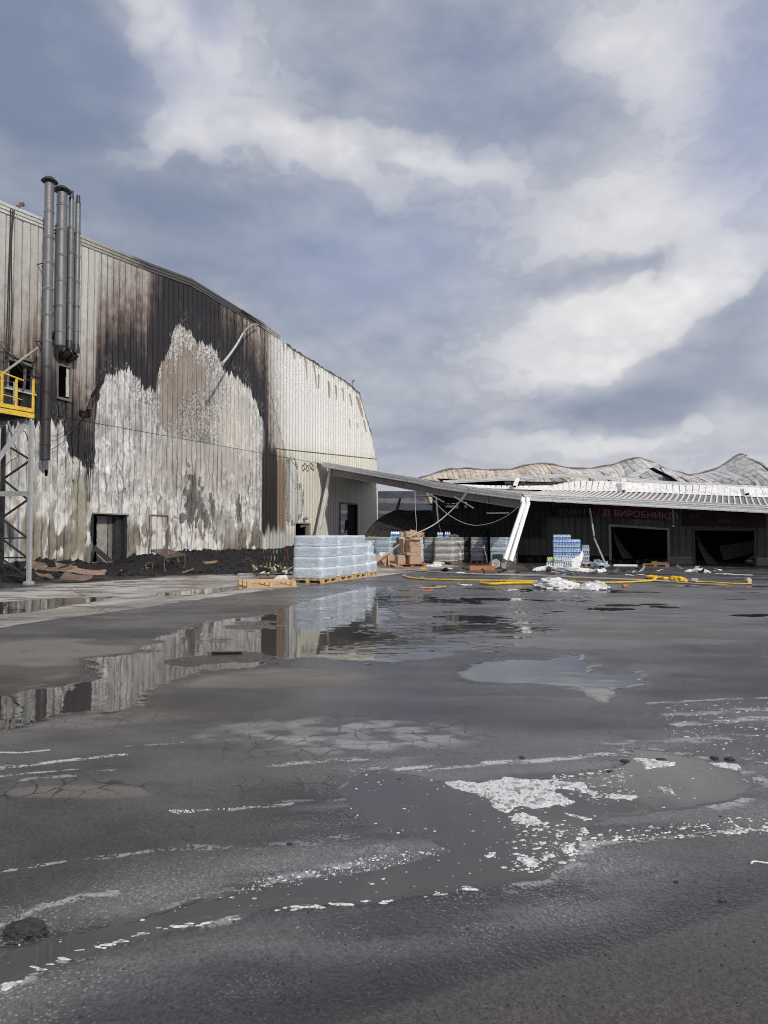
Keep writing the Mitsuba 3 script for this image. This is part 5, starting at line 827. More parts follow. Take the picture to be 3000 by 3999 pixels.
back_stack('grey wrapped stack second in the grey row', (4.243, 39.172), 1.0, .95, 6, 'film_grey', 51)
back_stack('grey wrapped stack third in the grey row', (4.818, 40.699), 1.0, .95, 6, 'film_grey', 57)
back_stack('dark glossy wrapped stack with a shaded right side', (5.418, 38.808), .75, 1.15, 4, 'film_dark', 63)
back_stack('pale lavender wrapped stack left of the paired downpipes', (6.401, 36.758), .98, 1.1, 5, 'film_pale', 69)
back_stack('shaded pale wrapped stack partly behind the paired downpipes', (7.056, 38.45), .8, 1.1, 5, 'film_grey', 75)
# an empty pallet, upside down
ap = np.array([[.80, .60, 0], [-.60, .80, 0], [0, 0, 1.0]]).T
pc = np.array([*(-3.481, 21.144), 0.0]); kp = thing('wooden_pallet', 'empty pale wooden pallet lying upside down on the apron edge', 'pallet')
AXP = np.stack([np.array([.905, .425, 0]), np.array([-.425, .905, 0]), Z], 1)
for y in (-.5, 0, .5):
    part(kp + '__skid_board', place_box(pc, AXP, (1.45, .10, .024), (0, y, .165)), 'wood')
    for x in (-.66, 0, .66): part(kp + '__block', place_box(pc, AXP, (.14, .11, .10), (x, y, .10)), 'wood')
for i, y in enumerate(np.linspace(-.52, .52, 6)): part(kp + '__deck_board', place_box(pc, AXP, (1.5, .14, .024), (0, y, .014)), 'wood')
for x in (-.66, 0, .66): part(kp + '__cross_board', place_box(pc, AXP, (.14, 1.15, .022), (x, 0, .038)), 'wood')
kp = thing('wooden_pallet', 'dark old pallet with a brick on it before the left gate', 'pallet'); pallet_parts(kp, (*(13.014, 34.061), 0), np.stack([E_, BK, Z], 1), 1.15, .8, 'old_wood')
solo('brick', box((.25, .12, .09), (*(13.143, 34.625), .19), rotz(-.3), .008), 'red_wood', 'reddish brick lying on the dark old pallet', 'brick')
solo('broken_plank', cat([box((.5, .05, .03), (*(13.516, 34.625), .17), rotz(-.5))]), 'wood', 'short pale plank lying on the dark old pallet', 'plank')

# ------------------------------------------------------------------ cardboard boxes beside the stacks
def carton(lab, px, w, d, h, z, yaw, logo=False, openf=False, group='cardboard boxes piled by the wrapped stacks', mt='cardboard'):
    k = thing('cardboard_box', lab, 'box', group); R = rotz(yaw); c = np.array([px[0], px[1], 0.0]); part(k + '__body', box((w, d, h - .004), c + [0, 0, z + h / 2], R, .008), mt)
    part(k + '__tape', box((w + .004, .05, .003), c + [0, 0, z + h], R), 'paper')
    if logo:
        u = R @ np.array([0, -1.0, 0]); m = trimesh.creation.annulus(.045, .075, .003, sections=24); F = np.stack([R[:, 0], Z, u], 1); m.apply_transform(np.vstack([np.hstack([F, np.zeros((3, 1))]), [0, 0, 0, 1]])); m.apply_translation(c + [0, 0, z + h * .62] + u * (d / 2 + .001)); part(k + '__print', m, 'red_print')
        part(k + '__print', box((w * .55, .003, .02), c + [0, 0, z + h * .30] + u * (d / 2 + .001), R), 'red_print')
    if openf:
        for s, e in ((-1, .5), (1, .9)): part(k + '__flap', box((w, d * .45, .006), c + R @ np.array([0, s * (d / 2 + .10), 0]) + [0, 0, z + h + .06], R @ euler(-s * .55 * e, 0, 0)), mt)
    return k
bx = lambda g, dx=0, dy=0: (g[0] + dx, g[1] + dy)
g0 = (1.103, 34.061); YW = .42
pallet_parts(thing('wooden_pallet', 'reddish pallet under the pile of cardboard boxes', 'pallet'), (g0[0] + .05, g0[1] + .1, 0), rotz(YW), 1.5, .9, 'red_wood')
carton('wide bottom cardboard box of the pile, right', bx(g0, .30, -.15), .62, .5, .42, .145, YW)
carton('bottom cardboard box of the pile, left', bx(g0, -.34, -.25), .40, .4, .42, .145, YW)
carton('flat cardboard lid on the wide bottom box', bx(g0, .22, -.17), .70, .5, .12, .57, YW - .06, openf=False)
carton('middle cardboard box with the pile\'s second layer', bx(g0, .30, -.05), .58, .5, .30, .69, YW + .05)
carton('open cardboard box with a red round print near the top of the pile', bx(g0, .28, -.07), .56, .5, .32, .99, YW - .04, True, True)
carton('tall cardboard box standing behind the pile with a red print', bx(g0, -.08, .35), .50, .45, .68, .66, YW + .1, True)
carton('cardboard box under the tall one at the back of the pile', bx(g0, -.08, .35), .50, .45, .50, .146, YW + .1)
for i, (px, s, yaw, tl, lab) in enumerate((((1.246, 36.8, 1.52), .34, .4, .5, 'tilted small carton on the bluish stack, left'), ((1.502, 36.9, 1.507), .36, -.3, .8, 'tipped open carton on the bluish stack, middle'), ((1.04, 37, 1.467), .42, .1, 0, 'flat carton at the left rim of the bluish stack'), ((1.711, 37.1, 1.467), .30, .9, -.4, 'small carton leaning at the right of the bluish stack'), ((1.871, 37.1, 1.44), .40, .2, 0, 'low carton at the right rim of the bluish stack'))):
    solo('carton', box((s, s * .8, s * .62), (px[0], px[1], 1.43 + s * .28 + .10 * abs(tl)), euler(tl, .2 * tl, yaw), .01), 'cardboard', lab, 'box', 'cartons thrown on top of the bluish stack')
def card_sheet(c, w, d, yaw, tx, ty, bend, seed, jag=.06):
    g = np.random.default_rng(seed); u, v = np.meshgrid(np.linspace(-.5, .5, 8), np.linspace(-.5, .5, 6), indexing='ij'); nz = meshkit.fbm(np.stack([u * 2.3 + seed, v * 2.3, 0 * u], -1), 3, 3) - .5
    P = np.stack([u * w * (1 + jag * g.normal(size=u.shape) * (np.abs(v) > .45)), v * d * (1 + jag * g.normal(size=u.shape) * (np.abs(u) > .45)), bend * (u ** 2 * 1.5 - .2) + nz * .10], -1) @ euler(tx, ty, yaw).T + np.asarray(c, float)
    P[..., 2] -= min(0, P[..., 2].min() - .012); return thick(grid(P), .008, euler(tx, ty, yaw)[:, 2])
GC = 'torn cardboard pieces left of the boxes'
for i, (p, z, w, d, yaw, tx, ty, mt, lab) in enumerate((((-0.1, 34.625), .0, .7, .5, .3, .9, .2, 'cardboard', 'torn cardboard sheet standing at the left of the heap'), ((0.074, 34.341), .15, .5, .45, .9, 1.2, -.3, 'cardboard', 'brown carton flap with square holes in the heap'), ((0.249, 34.625), .1, .7, .5, -.4, .9, .5, 'cardboard', 'broad pale cardboard sheet in the middle of the heap'), ((0.457, 34.341), .1, .55, .6, .2, 1.0, .1, 'cardboard', 'cardboard sheet leaning on the box pile'), ((0.579, 33.514), .0, .6, .4, .6, .3, .1, 'cardboard', 'cardboard sheet sliding off the heap to the right'), ((-0.038, 35.508), .45, .35, .4, .1, 1.3, 0, 'paper', 'white panel standing out of the cardboard heap'), ((0.175, 32.473), 0, .8, .35, .1, .1, 0, 'burnt_card', 'sooty flat cardboard under the heap'), ((0.869, 32.222), 0, .9, .3, .15, .1, .1, 'burnt_card', 'sooty cardboard strip under the box pile'), ((0.435, 40.306), .8, .35, .4, .4, 1.1, .5, 'burnt_card', 'ragged yellowish carton stuck on top of the heap'))):
    solo('cardboard_sheet', card_sheet((p[0], p[1], z + .02), w, d, yaw, tx, ty, .10, 11 + i), mt, lab, 'cardboard', GC)
for i, (px, mt) in enumerate((((-0.538, 39.3, 1.465), 'cardboard'), ((-0.113, 39.3, 1.451), 'red_wood'))): solo('cardboard_sheet', card_sheet((px[0], px[1], 1.42), .7, .5, .2 + i, .05, .05, .05, 31 + i), mt, ('flattened brown cardboard lying on the grey stack behind the kerb row', 'reddish flattened cardboard on the grey stack, right piece')[i], 'cardboard')
# scorched cardboard by the tower
GB = 'scorched cardboard pieces by the tower'
labs = ['scorched brown cardboard slab nearest the ash at the heap front', 'curled scorched cardboard at the back of the heap', 'flat pinkish cardboard in the middle of the heap', 'light brown cardboard sheet on top of the heap', 'broad brown cardboard at the right end of the heap', 'sooty cardboard behind the tower post', 'scorched sheet leaning by the tower post', 'crumpled cardboard at the foot of the wall', 'narrow scorched strip at the heap front', 'pale scorched card near the tower foot', 'white scrap of board in the cardboard heap', 'charred sheet at the left edge of the heap']
spots = [((-9.763, 22.63), .9, .6, .2, .25, .1), ((-11.874, 26.671), .8, .6, .7, .4, .2), ((-11.163, 24.485), .9, .5, -.2, .2, -.2), ((-11.535, 26.335), .95, .7, .3, .35, .25), ((-9.935, 23.924), 1.1, .6, .1, .2, .1), ((-14.273, 28.105), .9, .7, .4, .5, .1), ((-12.794, 26.007), .6, .6, .2, .9, .3), ((-13.343, 28.105), .9, .5, .5, .5, -.2), ((-10.651, 22.878), .8, .35, .0, .15, .1), ((-11.311, 23.654), .6, .45, .9, .3, .2), ((-12.809, 26.502), .42, .3, -.3, .7, .1), ((-15.27, 28.882), .9, .6, .3, .5, .2)]
for i, ((p, w, d, yaw, tx, ty), lab) in enumerate(zip(spots, labs)): solo('cardboard_sheet', card_sheet((p[0], p[1], .18 + .12 * (i % 3)), w, d, yaw, tx, ty, .12, 51 + i, .09), 'paper' if i == 10 else ('burnt_card', 'pink_card', 'burnt_card')[i % 3] if i not in (5, 11) else 'burnt_card', lab, 'cardboard', GB)
# burnt metal frame table in the ash
tb = thing('metal_frame', 'burnt metal table frame with a bare lattice top standing in the ash', 'table'); tc = [V3(q) for q in ((-9.371, 28.6, 0.919), (-9.31, 30.6, 0.9), (-8.311, 29.6, 0.707), (-8.402, 27.4, 0.657))]
for i in range(4): part(tb + '__rail', bar(tc[i], tc[(i + 1) % 4], .04, .05, ext=.02), 'rust')
for f in np.linspace(.15, .85, 6):
    part(tb + '__slat', bar(tc[0] + (tc[1] - tc[0]) * f, tc[3] + (tc[2] - tc[3]) * f, .035, .02), 'rust')
    if f > .2: part(tb + '__slat', bar(tc[0] + (tc[3] - tc[0]) * f + .012 * Z, tc[1] + (tc[2] - tc[1]) * f + .012 * Z, .035, .02), 'rust')
for i, c in enumerate(tc): b = c * [1, 1, 0] + [.1 * math.sin(i * 2), .1, .1]; part(tb + '__leg', tube(spline([c, (c + b) / 2 + [.07 * math.cos(i * 3), 0, 0], b], 10), .024, 6), 'rust')
solo('burnt_stick', bar(V3((-8.716, 29, 0.66)), V3((-8.542, 29, 1.015)), .04, .03), 'rust', 'short burnt stick poking up from the lattice table', 'stick')
for i, (a, b, w, lab) in enumerate((((-7.032, 27.6, 0.463), (-6.617, 28.2, 0.481), .12, 'grey burnt board lying on the ash right of the lattice table'), ((-6.851, 27.2, 0.429), (-6.535, 27.6, 0.463), .08, 'second thin burnt board beside it on the ash'), ((-7.288, 24.6, -0.007), (-6.633, 25.2, 0.028), .14, 'brown burnt board at the front of the ash'), ((-7.106, 24.4, -0.03), (-6.51, 24.8, -0.002), .06, 'thin brown batten in front of the burnt board'), ((-4.459, 24.8, 0.132), (-3.281, 25.2, 0.128), .10, 'long dark plank behind the upside down pallet'), ((-4.255, 24.4, 0.005), (-3.299, 24.8, 0.016), .16, 'black charred plank in front of the long dark plank'))):
    solo('burnt_board', bar(V3(a), V3(b), w, .05, b=.008), 'old_wood' if i < 4 else 'char_gloss', lab, 'board')
solo('burnt_board', cat([box((.10, .05, .13), V3((-6.598, 25, 0.022)), rotz(.3))]), 'old_wood', 'block at the end of the brown burnt board', 'block')
# bottles spilled by the wall
BP = [(0, 0), (.036, 0), (.04, .01), (.04, .16), (.033, .19), (.016, .23), (.014, .26), (0, .26)]
gb = np.random.default_rng(12); vb = lathe(BP, (0, 0, 0), None, 10)
for i in range(44):
    p = np.array([gb.uniform(990, 1136), 0]); Y = gb.uniform(25.5, 29.0); lie = True
    q = V3(((p[0] - 1500) / 2774 * Y, Y, .05 + .06 * (Y - 25.5))); m = vb.copy(); m.apply_scale(.8); m.apply_transform(np.vstack([np.hstack([euler(gb.normal(1.4, .5), gb.normal(0, .6), gb.uniform(0, 6)), np.zeros((3, 1))]), [0, 0, 0, 1]])); m.apply_translation(q)
    solo('spilled_bottle', m, ('bottle_milk', 'char_gloss', 'bottle_dim', 'burnt_card', 'bottle_milk', 'grime_paint')[i % 6], 'small grimy bottle spilled in the ash before the burnt bottle rows', 'bottle', 'bottles spilled in the ash', smooth=40)
rowsb = [(1030 + 13 * i + 4 * (r % 2), 28.6 + .5 * r, r) for r in range(3) for i in range(8)]
for i, (px, Y, r) in enumerate(rowsb):
    m = vb.copy(); m.apply_scale(.8); m.apply_translation(((px - 1500) / 2774 * Y, Y, .24 + .24 * r)); solo('standing_bottle', m, ('char_gloss', 'bottle_red', 'char_gloss', 'burnt_card', 'char_gloss', 'char', 'bottle_dim')[(i * 3 + r) % 7], 'sooty bottle in the burnt rows stacked against the wall left of the kerb stacks', 'bottle', 'burnt bottle rows by the wall', smooth=40)
solo('bottle_pack_shelf', cat([box((1.35, .9, .2), (-4.55, 28.9, .11), rotz(.2)), box((1.3, .5, .26), (-4.5, 29.2, .34), rotz(.2)), box((1.3, .4, .26), (-4.45, 29.7, .62), rotz(.2))]), 'char', 'charred crates under the burnt bottle rows', 'crate')
solo('crumpled_film', trimesh.Trimesh(*(lambda m: ((m.vertices * [.36, .2, .13]) * (1 + .5 * (meshkit.fbm(m.vertices * 2.5, 3, 1)[:, None] - .5)) + [*(-3.227, 23.131), .09], m.faces))(trimesh.creation.icosphere(subdivisions=3)), process=False), 'loose_film', 'crumpled bluish film between the pallet and the nearest stack', 'film', smooth=True)

# ------------------------------------------------------------------ water packs
def bottle_pack(lab, c, ax, nx, ny, r, h, cols=('bottle_plastic', 'bottle_label', 'bottle_cap'), group='blue water packs of the unwrapped stack', film=True):
    k = thing('water_pack', lab, 'pack', group); pr = [(0, 0), (r * .92, 0), (r, .015), (r, h * .62), (r * .75, h * .78), (r * .35, h * .90), (r * .35, h * .93), (0, h * .93)]; lbp = [(r * 1.015, h * .18), (r * 1.03, h * .19), (r * 1.03, h * .50), (r * 1.015, h * .51)]; cp = [(0, h), (r * .42, h), (r * .42, h * .9), (0, h * .9)]
    for nm, pf, mt in (('bottles', pr, cols[0]), ('labels', lbp, cols[1]), ('caps', cp, cols[2])):
        ms = []
        for i in range(nx):
            for j in range(ny):
                if 0 < i < nx - 1 and 0 < j < ny - 1: continue
                m = trimesh.creation.revolve(np.array(pf), sections=8); m.apply_translation(((i - (nx - 1) / 2) * 2 * r, (j - (ny - 1) / 2) * 2 * r, 0)); ms.append(m)
        m = cat(ms); m.vertices = m.vertices @ ax.T + V3(c); part(k + '__' + nm, m, mt, smooth=40, kind='stuff')
    part(k + '__tray', box((nx * 2 * r + .006, ny * 2 * r + .006, h * .14), V3(c) + [0, 0, h * .07], ax), 'film_pale'); return k
AXB = np.stack([np.array([.985, -.17, 0]), np.array([.17, .985, 0]), Z], 1); bc = np.array([*(8.703, 33.785), 0.0]); r_ = .034; hh = .233
pallet_parts(thing('wooden_pallet', 'dark pallet under the unwrapped blue water packs', 'pallet'), bc + AXB @ np.array([0, .3, 0]), AXB, 1.36, 1.0, 'old_wood')
for lv in range(6):
    for col in range(3):
        if lv == 5 and col > 1: continue
        nx = 6; off = (col - 1) * nx * 2 * r_ * 1.02 + .008 * math.sin(lv * 3 + col)
        if lv == 5: off -= .02; nx = 6
        for row in range(2):
            if lv == 5 and row == 1: continue
            bottle_pack(f"blue water pack, {('bottom', 'second', 'third', 'fourth', 'fifth', 'top')[lv]} layer, {('left', 'middle', 'right')[col]} of the {('front', 'rear')[row]} row", bc + AXB @ np.array([off, .18 + row * .46, .142 + lv * hh]), AXB, nx, 4, r_, hh)
for j in range(3):
    for lv in range(3 if j < 2 else 2): bottle_pack(f"dusty clear water pack right of the blue stack, {('front', 'middle', 'rear')[j]} column, {('bottom', 'middle', 'top')[lv]} layer", (*(9.754, 34.625), .14 + lv * .30) + np.array([.08 * j + .05, .30 * j, 0]), AXB, 4, 3, .044, .30, ('film_pale', 'film_dark', 'bottle_cap'), 'dusty clear packs right of the blue stack')
pallet_parts(thing('wooden_pallet', 'dark pallet under the dusty clear packs', 'pallet'), (*(np.array((9.779, 34.625)) + [.1, .35]), 0), AXB, .7, 1.0, 'old_wood')
for i, (p, lab, cols) in enumerate((((7.558, 32.222), 'low wrapped pack of clear bottles at the left front of the blue stack', ('bottle_plastic', 'bottle_label', 'bottle_cap')), ((7.822, 31.976), 'low pack of clear bottles in torn film before the blue stack', ('paper', 'paper', 'bottle_cap')), ((8.224, 31.976), 'right low pack of milky bottles before the blue stack', ('film_pale', 'bottle_label', 'bottle_cap')))):
    bottle_pack(lab, (p[0], p[1], .01), AXB, 5, 4, .042, .29, cols, 'low packs before the blue stack')
    bottle_pack(lab.replace('low', 'upper').replace('at the left front', 'on top at the left front'), (p[0] + .04, p[1] + .05, .31), AXB, 5, 3, .04, .22, (('bottle_green', 'bottle_green', 'bottle_cap'), ('paper', 'film_pale', 'bottle_cap'), ('film_pale', 'paper', 'bottle_cap'))[i], 'low packs before the blue stack')
bottle_pack('bluish water pack standing on top of the pale wrapped stack', (*(0.674, 38.2, 1.466)[:2], 1.41), AXB, 7, 3, .045, .30, group=None)
bottle_pack('left small water pack on the broad grey stack', (*(3.014, 38.2, 1.466)[:2], 1.41), AXB, 3, 3, .05, .27, group=None); bottle_pack('right small water pack on the broad grey stack beside brown scraps', (*(3.431, 38.4, 1.466)[:2], 1.41), AXB, 3, 3, .05, .29, group=None)
solo('brown_scraps', cat([trimesh.creation.icosphere(subdivisions=1, radius=.11).apply_scale((1.2, .8, .7)).apply_translation((*(np.array((3.634, 38.2, 1.521)[:2]) + [.13 * i, 0]), 1.47 + .04 * (i % 2))) for i in range(3)]), 'burnt_card', 'brown scraps lying beside the right pack on the broad grey stack', 'scrap')

# ------------------------------------------------------------------ film heaps, hoses, litter
def film_mesh(pts, w, h, seed, n=46, k=26):
    sp_ = spline([V3(p, 0) for p in pts], n); g = np.random.default_rng(seed); a = np.linspace(0, np.pi, k); P = []; tn = np.gradient(sp_, axis=0); tn /= np.linalg.norm(tn, axis=1, keepdims=True); side = np.stack([tn[:, 1], -tn[:, 0], 0 * tn[:, 0]], 1)
    for i in range(n):
        u = i / (n - 1); env = (math.sin(math.pi * min(max(u, .02), .98)) ** .5) * (.55 + .9 * meshkit.fbm(np.array([[u * 5 + seed, 0, 0]]), 3, 2)[0])
        q = np.stack([np.cos(a) * 2.2, np.sin(a) * 2.2, 0 * a + u * 9 + seed], -1); rr = env * (.65 + .9 * (1 - 2 * np.abs(meshkit.fbm(q, 4, 5) - .5)) ** 2)
        P.append(sp_[i] + side[i] * (w * np.cos(a) * rr)[:, None] + Z * (h * np.sin(a) * rr)[:, None] + Z * .004)
    return grid(np.array(P))
solo('plastic_sheet', film_mesh([(4.432, 20.828), (4.736, 21.251), (4.918, 20.422), (5.27, 20.224), (5.5, 19.747)], .34, .17, 3), 'loose_film', 'heap of crumpled white plastic film lying across the yellow hoses', 'plastic film', smooth=True)
solo('plastic_sheet', film_mesh([(5.408, 19.747), (5.74, 19.841), (6.083, 20.031), (6.318, 19.841)], .28, .13, 8), 'loose_film', 'smaller knotted end of the white plastic film to the right', 'plastic film', smooth=True)
solo('plastic_sheet', film_mesh([(6.303, 29.703), (7.254, 31.026), (7.747, 29.915), (9.087, 31.976)], .30, .12, 13), 'loose_film', 'torn stretch film trailing before the low water packs', 'plastic film', smooth=True)
solo('plastic_sheet', film_mesh([(10.09, 34.625), (10.514, 35.209), (10.44, 34.061)], .35, .22, 17), 'film_pale', 'bluish film bundle on the ground right of the dusty packs', 'plastic film', smooth=True)
solo('plastic_sheet', thick(grid(np.stack([np.array([(9.18, 32.9, 0.831), (8.942, 32.6, 0.58), (8.536, 32.4, 0.446), (8.162, 32.4, 0.399)]), np.array([(9.21, 32.8, 0.692), (9.029, 32.5, 0.349), (8.881, 32.4, -0.055), (8.628, 32.2, -0.219)]) * [1, 1, .9]], 1)), .01), 'loose_film', 'veil of torn stretch film hanging off the blue stack', 'plastic film')
solo('plastic_sheet', film_mesh([(1.931, 34.625), (2.206, 34.061), (2.471, 34.341), (2.789, 34.915)], .16, .07, 23), 'loose_film', 'strip of white film at the foot of the bluish stack', 'plastic film', smooth=True)
solo('plastic_sheet', film_mesh([(12.341, 28.882), (12.889, 29.493), (12.971, 29.083), (12.91, 28.488)], .20, .08, 29), 'loose_film', 'small white plastic scrap on the wet ground before the right gate', 'plastic film', smooth=True)
solo('plastic_sheet', film_mesh([(13.039, 28.105), (13.178, 27.55), (13.407, 27.015), (13.9, 26.842)], .10, .03, 37), 'loose_film', 'thin strip of white film trailing to the right edge', 'plastic film', smooth=True)
HZ = .055
def hose(pts, r, mt, lab, sq=.6, n=90, flat=None):
    p = spline([V3(q, HZ * sq) for q in pts], n); p[:, 2] = r * sq + .004 + .012 * (meshkit.noise(np.stack([p[:, 0] * 1.3, p[:, 1], 0 * p[:, 0]], -1), 3)); rr = r * (1.08 + .8 * (meshkit.fbm(np.stack([p[:, 0] * 1.1, p[:, 1] * 1.1, 0 * p[:, 0]], -1), 2, 6) - .5)); return solo('fire_hose', tube(p, rr, 10, sq), mt, lab, 'hose', smooth=True)
hose([(0.816, 25.223), (1.236, 24.201), (2.461, 23.521), (3.992, 23.131), (4.976, 22.878), (5.898, 22.63), (6.404, 22.269), (7.461, 22.388), (8.568, 23.004), (8.998, 23.654)], .045, 'hose_yellow', 'long yellow fire hose running the width of the yard')
hose([(2.978, 22.034), (3.365, 21.469), (3.794, 21.805), (4.688, 21.919), (5.444, 22.269), (6.061, 22.63)], .058, 'hose_yellow', 'short thick yellow fire hose in front of the long one')
hose([(8.998, 23.654), (9.35, 24.485), (9.457, 25.072), (9.14, 24.775), (9.297, 24.485), (9.331, 23.788)], .055, 'hose_yellow', 'folded yellow loop at the right end of the long hose', .9)
hose([(9.877, 22.63), (10.221, 22.388), (10.345, 22.034), (10.582, 21.805), (10.846, 21.692), (11.352, 22.269)], .05, 'hose_yellow', 'dull yellow hose end at the far right', .5)
hose([(0.558, 31.026), (1.708, 29.493), (3.002, 27.732), (4.209, 26.842), (5.846, 25.847), (7.439, 24.342), (8.334, 23.654), (9.006, 22.878), (9.578, 21.805), (10.288, 21.36)], .045, 'hose_grey', 'long grey flat hose behind the yellow one', .4)
hose([(4.264, 27.191), (5.995, 26.502), (7.212, 25.072), (7.921, 24.342), (8.811, 23.654), (9.231, 23.131)], .04, 'hose_grey', 'second grey flat hose alongside the first', .4)
solo('fire_hose', film_mesh([(9.44, 23.654), (9.586, 23.389), (9.879, 23.131)], .12, .12, 41, 24, 18), 'hose_yellow', 'bulging yellow hose hump lying on the grey hoses', 'hose', smooth=True)
solo('hose_coupling', cat([lathe([(0, 0), (.05, 0), (.05, .05), (.06, .06), (.06, .11), (.04, .12), (.04, .16), (0, .16)], (*(0.798, 25.223), .06), np.array([-1, .1, .1]), 14), bar(V3((0.766, 25.376), .05), V3((0.757, 25.688), .20), .03, .03)]), 'galv', 'metal coupling at the left end of the long yellow hose', 'coupling', smooth=30)
solo('hose_coupling', lathe([(0, 0), (.055, 0), (.055, .06), (.065, .07), (.065, .12), (0, .12)], (*(1.227, 24.201), .05), np.array([1, -.05, 0]), 14), 'galv', 'metal coupling joining the yellow hose a little right of its end', 'coupling', smooth=30)
solo('hose_coupling', cat([lathe([(0, 0), (.06, 0), (.06, .2), (0, .2)], (*(9.87, 22.878), .07), np.array([1, -.2, 0]), 12), lathe([(0, 0), (.08, 0), (.08, .14), (0, .14)], (*(11.336, 22.269), .09), np.array([.2, -1, .2]), 12)]), 'hose_grey', 'dull couplings at the far right end of the hoses', 'coupling', smooth=30)
solo('timber_offcut', box((.62, .22, .20), (*(3.981, 30.572), .10), rotz(-.08), .012), 'red_wood', 'left reddish timber block on the ground before the grey stacks', 'timber')
solo('timber_offcut', box((.62, .22, .20), (*(4.454, 30.572), .10), rotz(-.06), .012), 'red_wood', 'right reddish timber block beside the white bucket', 'timber')
solo('bucket', lathe([(.13, 0), (.17, .34), (.18, .345), (.18, .36), (.165, .36), (.125, .02), (0, .02)], (*(4.799, 31.026), .20), np.array([.1, -1.0, .3]), 22), 'bucket_white', 'white bucket lying on its side by the paired downpipes', 'bucket', smooth=35)
solo('barrel', lathe([(0, 0), (.24, 0), (.25, .02), (.25, .18), (.265, .2), (.25, .22), (.25, .40), (.265, .42), (.25, .44), (.25, .62), (0, .62)], (*(5.353, 33.514), 0), None, 22), 'barrel_green', 'dark green barrel behind the white bucket', 'barrel', smooth=35)
solo('canister', cat([box((.42, .24, .22), (*(2.591, 34.625), .12), rotz(.1), .04), lathe([(0, 0), (.05, 0), (.05, .08), (0, .08)], (*(np.array((2.591, 34.625)) + [.25, .02]), .14), np.array([1, .1, .2]), 12)]), 'bottle_milk', 'yellowish canister lying at the foot of the broad grey stack', 'canister')
solo('small_can', lathe([(0, 0), (.05, 0), (.05, .2), (0, .2)], (*(1.595, 30.797), .06), np.array([1, -.1, 0]), 12), 'hose_yellow', 'small yellow can on the grey hose', 'can', smooth=30)
solo('white_bar', bar(V3((11.268, 34.915), .05), V3((12.333, 34.625), .05), .10, .09), 'white_paint', 'long white bar lying on the ground at the left gate', 'bar')
solo('brick_piece', box((.16, .10, .09), (*(6.975, 20.623), .05), rotz(.3), .01), 'red_wood', 'reddish brick piece right of the white plastic film', 'brick')
solo('wood_scrap', box((.30, .06, .03), (*(1.173, 19.204), .02), rotz(.05)), 'red_wood', 'small reddish wood scrap on the wet yard', 'scrap')
solo('paper_scrap', card_sheet((*(2.434, 21.36), .02), .42, .10, -.05, 0, 0, .03, 90), 'paper', 'white paper strip left of the short yellow hose', 'scrap')
solo('flat_card', card_sheet((*(1.388, 20.322), .01), .75, .22, -.02, 0, 0, .0, 91), 'cardboard', 'flat grey brown card lying wet in the yard', 'cardboard')
solo('flat_card', card_sheet((*(3.084, 28.488), .03), .4, .25, -.02, 0, 0, .06, 92), 'paper', 'pale flat card beside the grey hoses', 'cardboard')
solo('flat_card', card_sheet((*(9.34, 26.502), .02), .7, .22, 0, 0, 0, .02, 93), 'paper', 'pale flat strip on the ground before the left gate', 'cardboard')
gl = np.random.default_rng(77); LIT = 'small litter strewn before the shed'
for i in range(46):
    px, py = gl.uniform(1640, 2990), gl.uniform(2222, 2246); y = 1.5 * 2774 / (py - 2092 + 1e-6); x = (px - 1500) / 2774 * y; s = gl.uniform(.05, .22)
    solo('litter', card_sheet((x, y, .01), s * 1.6, s, gl.uniform(0, 3), gl.normal(0, .4), gl.normal(0, .4), .06, 200 + i, .2), ('paper', 'loose_film', 'burnt_card', 'char', 'char')[i % 5], 'small scrap of rubbish strewn on the ground before the shed', 'litter', LIT)
gr = np.random.default_rng(78)
for i in range(40):
    s_, b_ = gr.uniform(-9.5, -3.5) if i % 2 else gr.uniform(-3.4, -.8), gr.uniform(-.6, .3); c = sp(s_, .05 + .1 * gr.random(), b_)
    solo('burnt_rubble', box((gr.uniform(.1, .5), gr.uniform(.08, .3), gr.uniform(.05, .25)), c, euler(*gr.normal(0, .3, 2), gr.uniform(0, 3))), 'char_gloss' if i % 3 else 'char', 'charred lump of rubble at the foot of the shed wall', 'rubble', 'charred rubble along the shed')
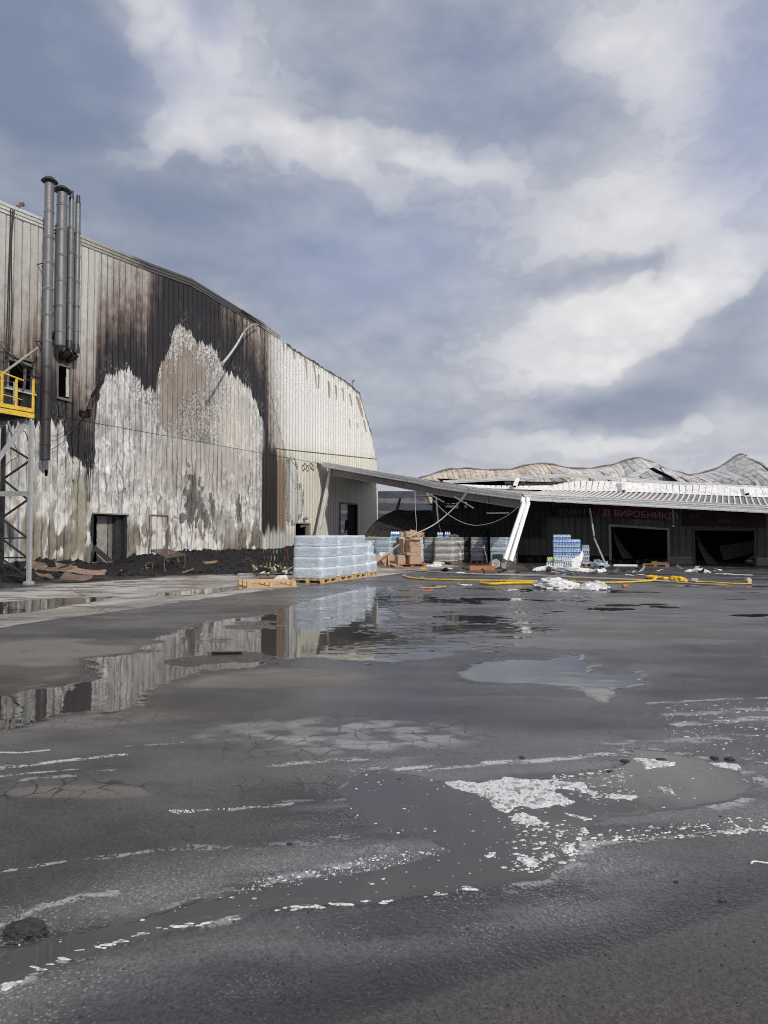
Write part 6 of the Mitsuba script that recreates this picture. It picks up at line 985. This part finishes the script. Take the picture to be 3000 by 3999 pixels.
# foreground bits
def lump(c, s, seed): m = trimesh.creation.icosphere(subdivisions=4); v = m.vertices; m.vertices = v * s * (1 + .9 * (meshkit.fbm(v * 2.2 + seed, 4, 3)[:, None] - .5)) * [1, 1, 1] + c; return m
solo('asphalt_lump', lump(np.array([*(-1.357, 2.74), .012]), np.array([.078, .05, .026]), 3), 'lump', 'rough black lump of asphalt lying at the lower left', 'lump', smooth=40)
for i, (p, s, lab) in enumerate((((-0.461, 3.508), .010, 'small grey stone in the left foreground'), ((1.264, 3.127), .008, 'small black clod in the right foreground'), ((1.382, 2.966), .008, 'black pebble near the right foreground margin'), ((1.597, 4.765), .022, 'dark clod in the foam patch at the top of the puddle'), ((1.841, 4.781), .026, 'larger dark clod beside it in the foam'), ((2.224, 4.835), .02, 'dark clod in the right foam patch'), ((2.312, 4.802), .024, 'wide dark clod at the right of the foam'), ((0.094, 4.414), .010, 'tiny dark stone at the puddle rim'), ((1.43, 4.561), .016, 'dark crumb between puddle and foam'), ((0.933, 4.846), .015, 'dark stone above the main foam patch'))):
    solo('clod', lump(np.array([*p, s * .25]), np.array([s * 1.3, s, s * .45]), 30 + i), 'lump', lab, 'stone', smooth=40)
pb = []; gp_ = np.random.default_rng(55); ic = trimesh.creation.icosahedron()
for i in range(750):
    y = 2.3 + 20 * gp_.random() ** 1.6; x = y * gp_.uniform(-.58, .58); s = gp_.uniform(.0015, .0045) * (1 + .10 * y); q = ic.copy(); q.vertices = q.vertices * s * gp_.uniform(.6, 1.4, 3) * [1, 1, .6] + [x, y, s * .3]; pb.append(q)
struct('gravel', cat(pb), 'lump', 'loose dark grit and pebbles scattered over the yard', 'stuff')
solo('twig', tube(spline([V3(q, .006) for q in [(1.674, 3.288), (1.714, 3.308), (1.738, 3.298), (1.778, 3.318)]], 12), .004, 5), 'paper', 'thin pale twig at the right edge of the foreground', 'twig')
solo('thin_rod', tube([V3(q, .012) for q in [(-2.181, 9.057), (-1.81, 9.116)]], .012, 5), 'char', 'thin dark rod lying across the long puddle', 'rod')
# charred sticks and bent strips in the ash
gs = np.random.default_rng(91)
for i in range(34):
    t, m = gs.uniform(-1.5, 18.5), .5 + 5.5 * gs.random() ** 1.3; a, L = gs.uniform(0, np.pi), gs.uniform(.25, 1.1); c = wp(t, .10 + .42 * math.exp(-m / 1.6), m); v = np.array([math.cos(a), math.sin(a), gs.normal(0, .22)]) * L / 2
    mt = ('char_gloss', 'old_wood', 'rust', 'char', 'burnt_card')[i % 5]
    if i % 3: solo('charred_stick', bar(c - v, c + v, gs.uniform(.03, .09), gs.uniform(.02, .05), b=.004), mt, 'charred stick lying in the black ash along the hangar wall', 'stick', 'charred sticks in the ash')
    else: solo('bent_strip', tube(spline([c - v, c + [0, 0, .12 + .2 * gs.random()], c + v * .6 + [.05, .05, .05], c + v], 16), .014, 5), mt, 'bent burnt strip sticking out of the black ash along the wall', 'strip', 'bent strips in the ash')
